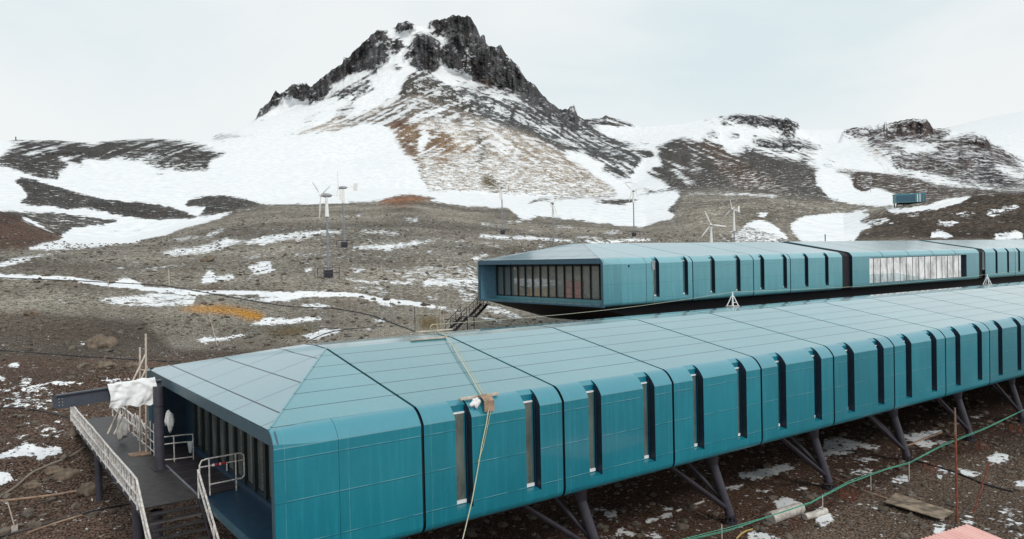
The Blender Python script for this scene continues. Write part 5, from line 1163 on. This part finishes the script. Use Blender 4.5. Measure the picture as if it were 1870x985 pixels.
# ------------------------------------------------------------------ hillside cabin
q = hit(1664, 373); cb = empty('cabin', q, 0)
tag(cb, 'small teal cabin on short stilts on the brown hill at right', 'cabin')
rr_ = math.hypot(q.x-CAM[0], q.y-CAM[1]); s_ = rr_/F0
ex = Vector(RT).normalized(); ang = math.atan2(ex.y, ex.x)-R(14); cb.rotation_euler = (0, 0, ang)
Wd = 43*s_; Hd = 13*s_; zb = 3*s_
MB().box(-Wd*.52, Wd*.5, 0, 5, zb, zb+Hd).build('wall', M['plain2'], cb); MB().box(-Wd*.54, Wd*.52, -.15, 5.15, zb+Hd, zb+Hd+.25).build('roof', M['roof1'], cb)
MB().box(-Wd*.515, Wd*.12, -.06, -.01, zb+.3, zb+Hd-.3).build('side_panel', M['fascia2'], cb)
for k in range(5): MB().box(Wd*.12+k*Wd*.085, Wd*.12+k*Wd*.085+.25, -.12, -.005, zb, zb+Hd).build('rib', M['white'] if k in (1, 2) else M['fascia1'], cb)
for x in (-.48, -.15, .15, .46):
    MB().box(Wd*x-.15, Wd*x+.15, .3, .6, -1.5, zb).build('stilt', M['dark'], cb); MB().box(Wd*x-.15, Wd*x+.15, 4.2, 4.5, -1.5, zb).build('stilt', M['dark'], cb)
MB().box(-Wd*.4, Wd*.4, .8, 4.2, .1, zb).build('underfloor', M['dark'], cb)

# ------------------------------------------------------------------ poles, stakes, hoses on the ground
def pole(px, py, pyt, label, cat='pole', rad=.04, mat=None, lean=0, name='marker_pole', group=None, rdist=None):
    q = hit(px, py) if rdist is None else None
    if q is None:
        az, e_ = azel(px, py); q = Vector((CAM[0]+rdist*math.cos(az), CAM[1]+rdist*math.sin(az), 0)); q.z = gz(q.x, q.y)
    r = math.hypot(q.x-CAM[0], q.y-CAM[1]); h = CAM[2]+r*azel(px, pyt)[1]-q.z
    o = MB().tube([(0, 0, -.2), tuple(Vector(RT)*lean/F0*r+Vector((0, 0, h)))], rad, 6).build(name, mat or M['palewood'], None, loc=q); tag(o, label, cat, group)
    return o
pole(309, 523, 493, 'short pale post standing by the snow track on the left slope', rad=.06)
pole(398, 632, 573, 'leaning thin pale rod beside snow just left of the near roof', rad=.035, lean=-14)
pole(198, 525, 511, 'tiny grey marker post beside the track at far left')
pole(691, 500, 485, 'tiny pale stake right of the tall turbine, on the brown slope', rad=.05, lean=-2); pole(699, 503, 484, 'tiny leaning pale stake, the right one of two near the snow strip', rad=.05, lean=-3)
pole(1059, 442, 404, 'thin post in front of the snow lobe, between two turbines', rad=.05, mat=M['pole'])
pole(714, 590, 550, 'thin grey rod on the slope above the black hose', rad=.03, mat=M['pole']); pole(758, 605, 560, 'thin dark rod near the end of the black hose', rad=.03, mat=M['steel_dk'])
pole(1442, 380, 367, 'thin dark post on the slope left of the snow valley', rad=.08, mat=M['steel_dk']); pole(1590, 352, 318, 'tall thin mast on the dark hill right of the snow valley', rad=.12, mat=M['pole'])
pole(1380, 441, 428, 'small pale post just above the rear roof, right of the turbines', rad=.07, rdist=175); pole(1361, 441, 431, 'shortest pale post just above the rear roof, beside the turbines', rad=.07, rdist=175); pole(1507, 440, 428, 'dark post on the snow just above the rear roof', rad=.12, mat=M['dark'], rdist=185)
pole(29, 257, 250, 'tiny cairn-like marker on the far left skyline', rad=.5, mat=M['dark'], name='marker')
def ground_line(pxs, rad, name, label, cat, mat, lift=.03):
    pts = []
    for i in range(len(pxs)-1):
        (x0, y0), (x1, y1) = pxs[i], pxs[i+1]; n = max(2, int(math.hypot(x1-x0, y1-y0)/9))
        for k in range(n): t = k/n; pts.append(hit(x0+(x1-x0)*t, y0+(y1-y0)*t)+Vector((0, 0, lift)))
    pts.append(hit(*pxs[-1])+Vector((0, 0, lift)))
    for _ in range(2):
        for i in range(1, len(pts)-1): pts[i] = pts[i-1]*.25+pts[i]*.5+pts[i+1]*.25
    o = MB().tube(pts, rad, 6).build(name, mat, None, True); tag(o, label, cat); return o
ground_line([(0, 508), (150, 514), (300, 522), (430, 545), (520, 560), (620, 565), (680, 577), (720, 592), (757, 606)], .075, 'hose', 'black hose curving across the slope down to the near roof', 'hose', M['hose'])
ground_line([(-10, 640), (60, 645), (140, 651), (230, 657), (330, 662)], .06, 'cable', 'black cable running along the top of the soil bank at left', 'cable', M['hose'])
ground_line([(-10, 746), (40, 746), (80, 752), (110, 760), (140, 768)], .05, 'cable', 'black cable lying on soil left of the footbridge, beside the beam end', 'cable', M['hose'])
ground_line([(-10, 915), (30, 890), (60, 862), (90, 850), (130, 835), (155, 818)], .06, 'hose', 'thick pale hose curving over the soil below the footbridge', 'hose', simple('dirty pale hose', (.20, .17, .14), .7))
ground_line([(-10, 918), (50, 911), (100, 905), (140, 898)], .06, 'plank', 'weathered plank lying along the dark trench at lower left', 'plank', M['wood'])
ground_line([(-10, 985), (60, 965), (120, 948), (190, 930), (235, 922)], .05, 'cable', 'lower black cable passing behind the footbridge post', 'cable', M['hose'])
ground_line([(50, 975), (90, 960), (150, 942)], .05, 'pipe', 'thin pipe lying on soil beside the lower black cable', 'pipe', M['wood'])
ground_line([(560, 625), (600, 607), (650, 600), (700, 597)], .05, 'cable', 'black cable through snow just behind the near hip roof', 'cable', M['hose'])
# shovel-like tool at lower left
q = hit(27, 972); sp = empty('shovel', q); tag(sp, 'shovel with pale handle standing in the soil at lower left', 'shovel')
MB().tube([(0, 0, .25), tuple(Vector(RT)*-.28+Vector((0, 0, 1.35)))], .028, 6).build('handle', M['palewood'], sp)
MB().add([(-.13, 0, -.02), (.13, .05, -.02), (.12, .05, .3), (-.12, 0, .3), (-.13, .02, -.02), (.13, .07, -.02), (.12, .07, .3), (-.12, .02, .3)], [(0, 1, 2, 3), (4, 5, 6, 7), (0, 1, 5, 4), (1, 2, 6, 5), (2, 3, 7, 6), (3, 0, 4, 7)]).build('blade', M['pipe'], sp)

# ------------------------------------------------------------------ right foreground
G = [(1235, 990, -7.0), (1330, 968, -7.05), (1400, 945, -7.1), (1480, 918, -7.1), (1550, 882, -7.1), (1620, 857, -7.05), (1660, 845, -7.0), (1720, 815, -7.0), (1800, 783, -6.9), (1870, 748, -6.8), (1940, 715, -6.7)]
c = [on(x, y, 2, z) for x, y, z in G]
o = MB().tube(c, .016, 6).tube([p+Vector((.05, -.02, .06+.05*math.sin(i*1.9))) for i, p in enumerate(c)], .012, 6).tube([p+Vector((-.03, .03, -.05-.03*math.sin(i*2.3))) for i, p in enumerate(c)], .010, 5).build('green_rope', M['grope'], None, True)
tag(o, 'bundle of green ropes stretched across the ground in front of the columns', 'rope')
for i, (x, yt, yb, lab) in enumerate([(1318, 960, 982, 'pale stake under the green rope at the first column foot'), (1502, 905, 935, 'pale stake under the green rope near the white pipes'), (1590, 862, 897, 'pale stake under the green rope, left of the plywood sheet'), (1660, 845, 866, 'pale stake under the green rope by the third column foot')]):
    p = on(x, yt, 2, -7.05); o = MB().tube([(0, 0, gz(p.x, p.y)-p.z-.2), (0, 0, .04)], .028, 6).build('stake', M['pipe'], None, loc=p); tag(o, lab, 'stake', 'stakes carrying the green rope')
q = hit(1748, 953); r_ = math.hypot(q.x-CAM[0], q.y-CAM[1]); h = CAM[2]+r_*azel(1748, 745)[1]-q.z
o = empty('rusty_pole', q); tag(o, 'tall rusty brown steel pole standing behind the pink roof', 'pole')
MB().tube([(0, 0, -.3), (-.03, 0, h*.5), (-.06, 0, h*.78)], .055, 8).build('shaft', M['rust'], o, True)
MB().tube([(-.06, 0, h*.76), (-.08, 0, h)], .04, 8).build('upper_shaft', simple('brown pale rust', (.20, .13, .10), .8), o)
mb = MB()
for k in range(10): mb.tube([(-.07, 0, h*(.74+.018*k)), (-.07, 0, h*(.745+.018*k))], .058, 6)
mb.build('wire_wrap', M['wood'], o)
o = pole(1776, 936, 845, 'leaning thin rusty rod right of the tall rusty pole', rad=.035, mat=M['rust'], lean=27, name='rusty_rod')
cs = [hit(1616, 920), hit(1642, 904), hit(1742, 935), hit(1722, 949)]
zz = max(p.z for p in cs)+.12
mb = MB(); cs2 = [on(*q_, 2, zz) for q_ in [(1614, 918), (1636, 902), (1742, 936), (1720, 950)]]
mb.add([tuple(p) for p in cs2]+[tuple(p+Vector((0, 0, .04))) for p in cs2], [(0, 1, 2, 3), (4, 5, 6, 7), (0, 1, 5, 4), (1, 2, 6, 5), (2, 3, 7, 6), (3, 0, 4, 7)])
o = mb.build('plywood_sheet', simple('muddy plywood', (.26, .20, .145), .8, var=.6, scale=1.6)); tag(o, 'long muddy plywood sheet lying on the soil left of the rusty pole', 'plywood sheet')
def roll(pa, pb, rad, label, name='foam_pipe'):
    a, b_ = hit(*pa), hit(*pb); a.z += rad*.8; b_.z += rad*.8; m_ = (a+b_)/2
    mb = MB(); d = (b_-a)/2
    n = 8; mb.tube([-d+d*2*i/n+Vector((0, 0, random.uniform(-.02, .02))) for i in range(n+1)], [rad*(1+random.uniform(-.06, .06)) for i in range(n+1)], 14)
    o = mb.build(name, M['pipe'], None, True, loc=m_); tag(o, label, 'pipe'); 
roll((1407, 956), (1462, 936), .30, 'fat dirty white pipe section lying in front of the green rope'); roll((1470, 950), (1508, 938), .17, 'thinner dirty white pipe piece right of the fat one')
ground_line([(1245, 925), (1262, 931), (1290, 945)], .05, 'timber', 'dark timber piece in snow left of the first column foot', 'timber', M['wood'])
ground_line([(1235, 935), (1285, 917)], .06, 'timber', 'pale timber lying on snow between the first two columns', 'timber', M['pipe'])
ground_line([(1640, 822), (1690, 802), (1720, 790)], .07, 'timber', 'dark timber beam lying behind the third column', 'timber', M['wood'])
ground_line([(1670, 842), (1740, 862), (1800, 887), (1850, 900)], .06, 'timber', 'long dark board edge lying behind the rusty pole', 'timber', M['dark'])
ground_line([(1520, 873), (1570, 895), (1620, 912)], .05, 'timber', 'thin board edge lying behind the plywood sheet', 'timber', M['wood'])
ground_line([(1345, 985), (1360, 968), (1385, 966)], .04, 'hose', 'yellow hose end curling on the ground at the bottom edge', 'hose', simple('yellow hose', (.5, .36, .12), .6))
q = on(878, 968, 1, 4.0)
zz = gz(q.x, q.y); o = MB().box(-.25, .25, -.25, .25, 0, .9).build('concrete_block', simple('old concrete', (.22, .2, .18), .9, var=.3, bump=.4), None, loc=(q.x, q.y, zz-.1)); tag(o, 'upright concrete block under the near building, left of the first column', 'concrete block')
# rebar clusters
for i, (x, y, lab) in enumerate([(1548, 912, 'cluster of rusty rebar rods left of the plywood sheet'), (1700, 862, 'cluster of rusty rebar rods behind the tall rusty pole'), (1795, 822, 'cluster of rusty rebar rods by the fourth column'), (1855, 790, 'cluster of rusty rebar rods at the right edge')]):
    q = hit(x, y); mb = MB()
    for k in range(14): a = k*.45; mb.tube([(.35*math.cos(a), .35*math.sin(a), -.2), (.35*math.cos(a)+random.uniform(-.05, .05), .35*math.sin(a), random.uniform(.35, .6))], .012, 4)
    o = mb.build('rebar_cluster', M['rust'], None, loc=q); tag(o, lab, 'rebar', 'rebar clusters on the ground')
# hut with pink roof
hu = empty('hut', (20.0, -8.05, -8.3)); tag(hu, 'low hut with faded pink corrugated roof at the lower right corner', 'hut')
Ax = Vector((-2.97, .37, 0)).normalized(); Ay = Vector((-.33, -1.79, 0)).normalized(); Lx_, Ly_ = 6.5, 5.0; zt_ = 2.3
mb = MB(); n = 260
for i in range(n+1):
    s = i/n*Lx_; z = zt_+.035*max(-.6, min(.6, math.cos(s/.24*2*math.pi)))
    for t in (0, Ly_): mb.v.append(tuple(Ax*s+Ay*t+Vector((0, 0, z-.10*t))))
mb.f = [(2*i, 2*i+1, 2*i+3, 2*i+2) for i in range(n)]; mb.mi = [0]*n
mb.build('roof', M['pink'], hu)
a, b_, c_, d_ = Ax*.15+Ay*.15, Ax*(Lx_-.15)+Ay*.15, Ax*(Lx_-.15)+Ay*(Ly_-.15), Ax*.15+Ay*(Ly_-.15)
for p, q in ((a, b_), (b_, c_), (c_, d_), (d_, a)):
    MB().add([tuple(p+Vector((0, 0, -.3))), tuple(q+Vector((0, 0, -.3))), tuple(q+Vector((0, 0, 1.75))), tuple(p+Vector((0, 0, 1.75 if (p-a).length > 3 else 2.2)))], [(0, 1, 2, 3)]).build('wall', simple('pale hut wall', (.45, .42, .40), .8), hu)

# ------------------------------------------------------------------ boulders and loose stones
bl = [(180, 632, .9, 'large tan boulder above the soil bank at left'), (403, 762+140, .0, '')]
stone = simple('brown stone', (.15, .115, .085), .95, var=.45, scale=2.2, bump=.8, bscale=7)
for i, (px, py, r, lab) in enumerate([(182, 632, 1.0, 'large tan boulder above the soil bank at left'), (166, 898, .48, 'rounded brown boulder beside the first footbridge post'), (60, 888, .30, 'small brown stone in the trench at lower left'),
      (120, 870, .45, 'brown boulder in the eroded bank left of the footbridge'), (98, 862, .35, 'smaller boulder in the bank left of the footbridge, near the pale hose'), (243, 672, .5, 'boulder on the bank left of the timber props'), (190, 672, .5, 'flat stone on top of the reddish bank at left'), (135, 792, .3, 'small stone beside the snow patch under the beam'), (60, 575, .5, 'low dark stone on the left slope'), (378, 478, .9, 'small dark rock on the slope left of the turbines')]):
    q = hit(px, py); o = lump('boulder', q+Vector((0, 0, r*.15)), r, stone, i*3.1+1, sq=(1.2, 1, .7), nz=.35); tag(o, lab, 'boulder', 'boulders on the slope')
protos = []
def stones(name, n, rlo, rhi, azlo, azhi, slo, shi, seed):
    rs = np.random.default_rng(seed); vs = []; fs = []
    ico_v, ico_f = None, None
    bm = bmesh.new(); bmesh.ops.create_icosphere(bm, subdivisions=1, radius=1); ico_v = np.array([v.co[:] for v in bm.verts]); ico_f = [tuple(v.index for v in f.verts) for f in bm.faces]; bm.free()
    k = 0
    while k < n:
        r = rlo+(rhi-rlo)*rs.random()**.8; az = azlo+(azhi-azlo)*rs.random()
        x = CAM[0]+r*math.cos(az); y = CAM[1]+r*math.sin(az)
        if mnoise.noise(Vector((x*.12, y*.12, 1.0))) < rs.uniform(-.5, .15): continue
        z = gz(x, y); s = slo*(shi/slo)**(rs.random()**2.6)
        jit = 1+rs.uniform(-.35, .35, (len(ico_v), 1)); sq = np.array([rs.uniform(.8, 1.4), rs.uniform(.8, 1.3), rs.uniform(.45, .8)])
        a = rs.uniform(0, 6.28); v = ico_v*jit*sq*s; c_, s_ = math.cos(a), math.sin(a)
        v = np.stack([v[:, 0]*c_-v[:, 1]*s_+x, v[:, 0]*s_+v[:, 1]*c_+y, v[:, 2]+z+s*.1], 1)
        o_ = len(vs)*len(ico_v); vs.append(v); fs += [tuple(i+o_ for i in f) for f in ico_f]; k += 1
    me = bpy.data.meshes.new(name); me.from_pydata(np.concatenate(vs).tolist(), [], fs); me.materials.append(M['scree']); me.update()
    o = bpy.data.objects.new(name, me); COL.objects.link(o); tag(o, kind='stuff', label='loose brown stones scattered over the soil'); return o
def scree():
    m, nt, b = new_mat('loose stone'); geo = N(nt, 'ShaderNodeNewGeometry'); wp = geo.outputs['Position']
    n1 = noise_n(nt, wp, 1.1, 5, .7); n2 = noise_n(nt, wp, 11, 3)
    c = mixc(nt, ramp(nt, n1, .35, .65), (.045, .036, .029), (.15, .125, .10)); c = mixc(nt, mathn(nt, 'MULTIPLY', ramp(nt, n2, .4, .7), .25), c, (.20, .16, .13))
    lk(nt, c, b.inputs['Base Color']); b.inputs['Roughness'].default_value = .95; return m
M['scree'] = scree()
a0, a1 = az_of(1900), az_of(-30)
stones('loose_stones', 9000, 28, 85, a0, a1, .035, .28, 3)
stones('slope_stones', 6500, 85, 240, az_of(1300), a1, .06, .42, 5)

# ------------------------------------------------------------------ light
w = bpy.data.worlds.new('World'); sc.world = w; w.use_nodes = True
nt = w.node_tree; bg = nt.nodes['Background']
SUN_EL = R(38); SUN_AZ = YAW-R(150)      # high behind the camera, to the right
sky = N(nt, 'ShaderNodeTexSky'); sky.sky_type = 'NISHITA'; sky.sun_disc = False; sky.sun_elevation = SUN_EL; sky.sun_rotation = math.pi/2-SUN_AZ
sky.dust_density = 3; sky.altitude = 100
tc = N(nt, 'ShaderNodeTexCoord'); v = tc.outputs['Generated']
mp = N(nt, 'ShaderNodeMapping'); mp.inputs['Scale'].default_value = (1.2, 1.2, 3.0); lk(nt, v, mp.inputs[0])
cl = ramp(nt, noise_n(nt, mp.outputs[0], 1.5, 5, 0.5, 0.6), 0.34, 0.62)
sepz = N(nt, 'ShaderNodeSeparateXYZ'); lk(nt, v, sepz.inputs[0])
hz = ramp(nt, sepz.outputs[2], 0.04, 0.24)
cl1 = mixc(nt, cl, (0.74, 0.845, 0.88), (0.90, 0.935, 0.94))
cloud = mixc(nt, hz, (0.93, 0.955, 0.955), cl1)
skys = mixc(nt, 1.0, (0, 0, 0), sky.outputs[0])
sc_ = nt.nodes.new('ShaderNodeMix'); sc_.data_type = 'RGBA'; sc_.blend_type = 'MULTIPLY'; sc_.inputs[0].default_value = 1
lk(nt, sky.outputs[0], sc_.inputs[6]); sc_.inputs[7].default_value = (.1, .1, .1, 1)
fin = mixc(nt, 0.94, sc_.outputs[2], cloud)
lk(nt, fin, bg.inputs['Color']); bg.inputs['Strength'].default_value = 1.0
ld = bpy.data.lights.new('sun', 'SUN'); ld.energy = 1.5; ld.angle = R(14); ld.color = (1, .96, .9)
so = bpy.data.objects.new('sun', ld); COL.objects.link(so)
so.rotation_euler = Vector((math.cos(SUN_AZ)*math.cos(SUN_EL), math.sin(SUN_AZ)*math.cos(SUN_EL), math.sin(SUN_EL))).to_track_quat('Z', 'Y').to_euler()
sc.view_settings.view_transform = 'Standard'; sc.view_settings.look = 'None'; sc.view_settings.exposure = 0; sc.view_settings.gamma = 1
sc.render.engine = 'CYCLES'
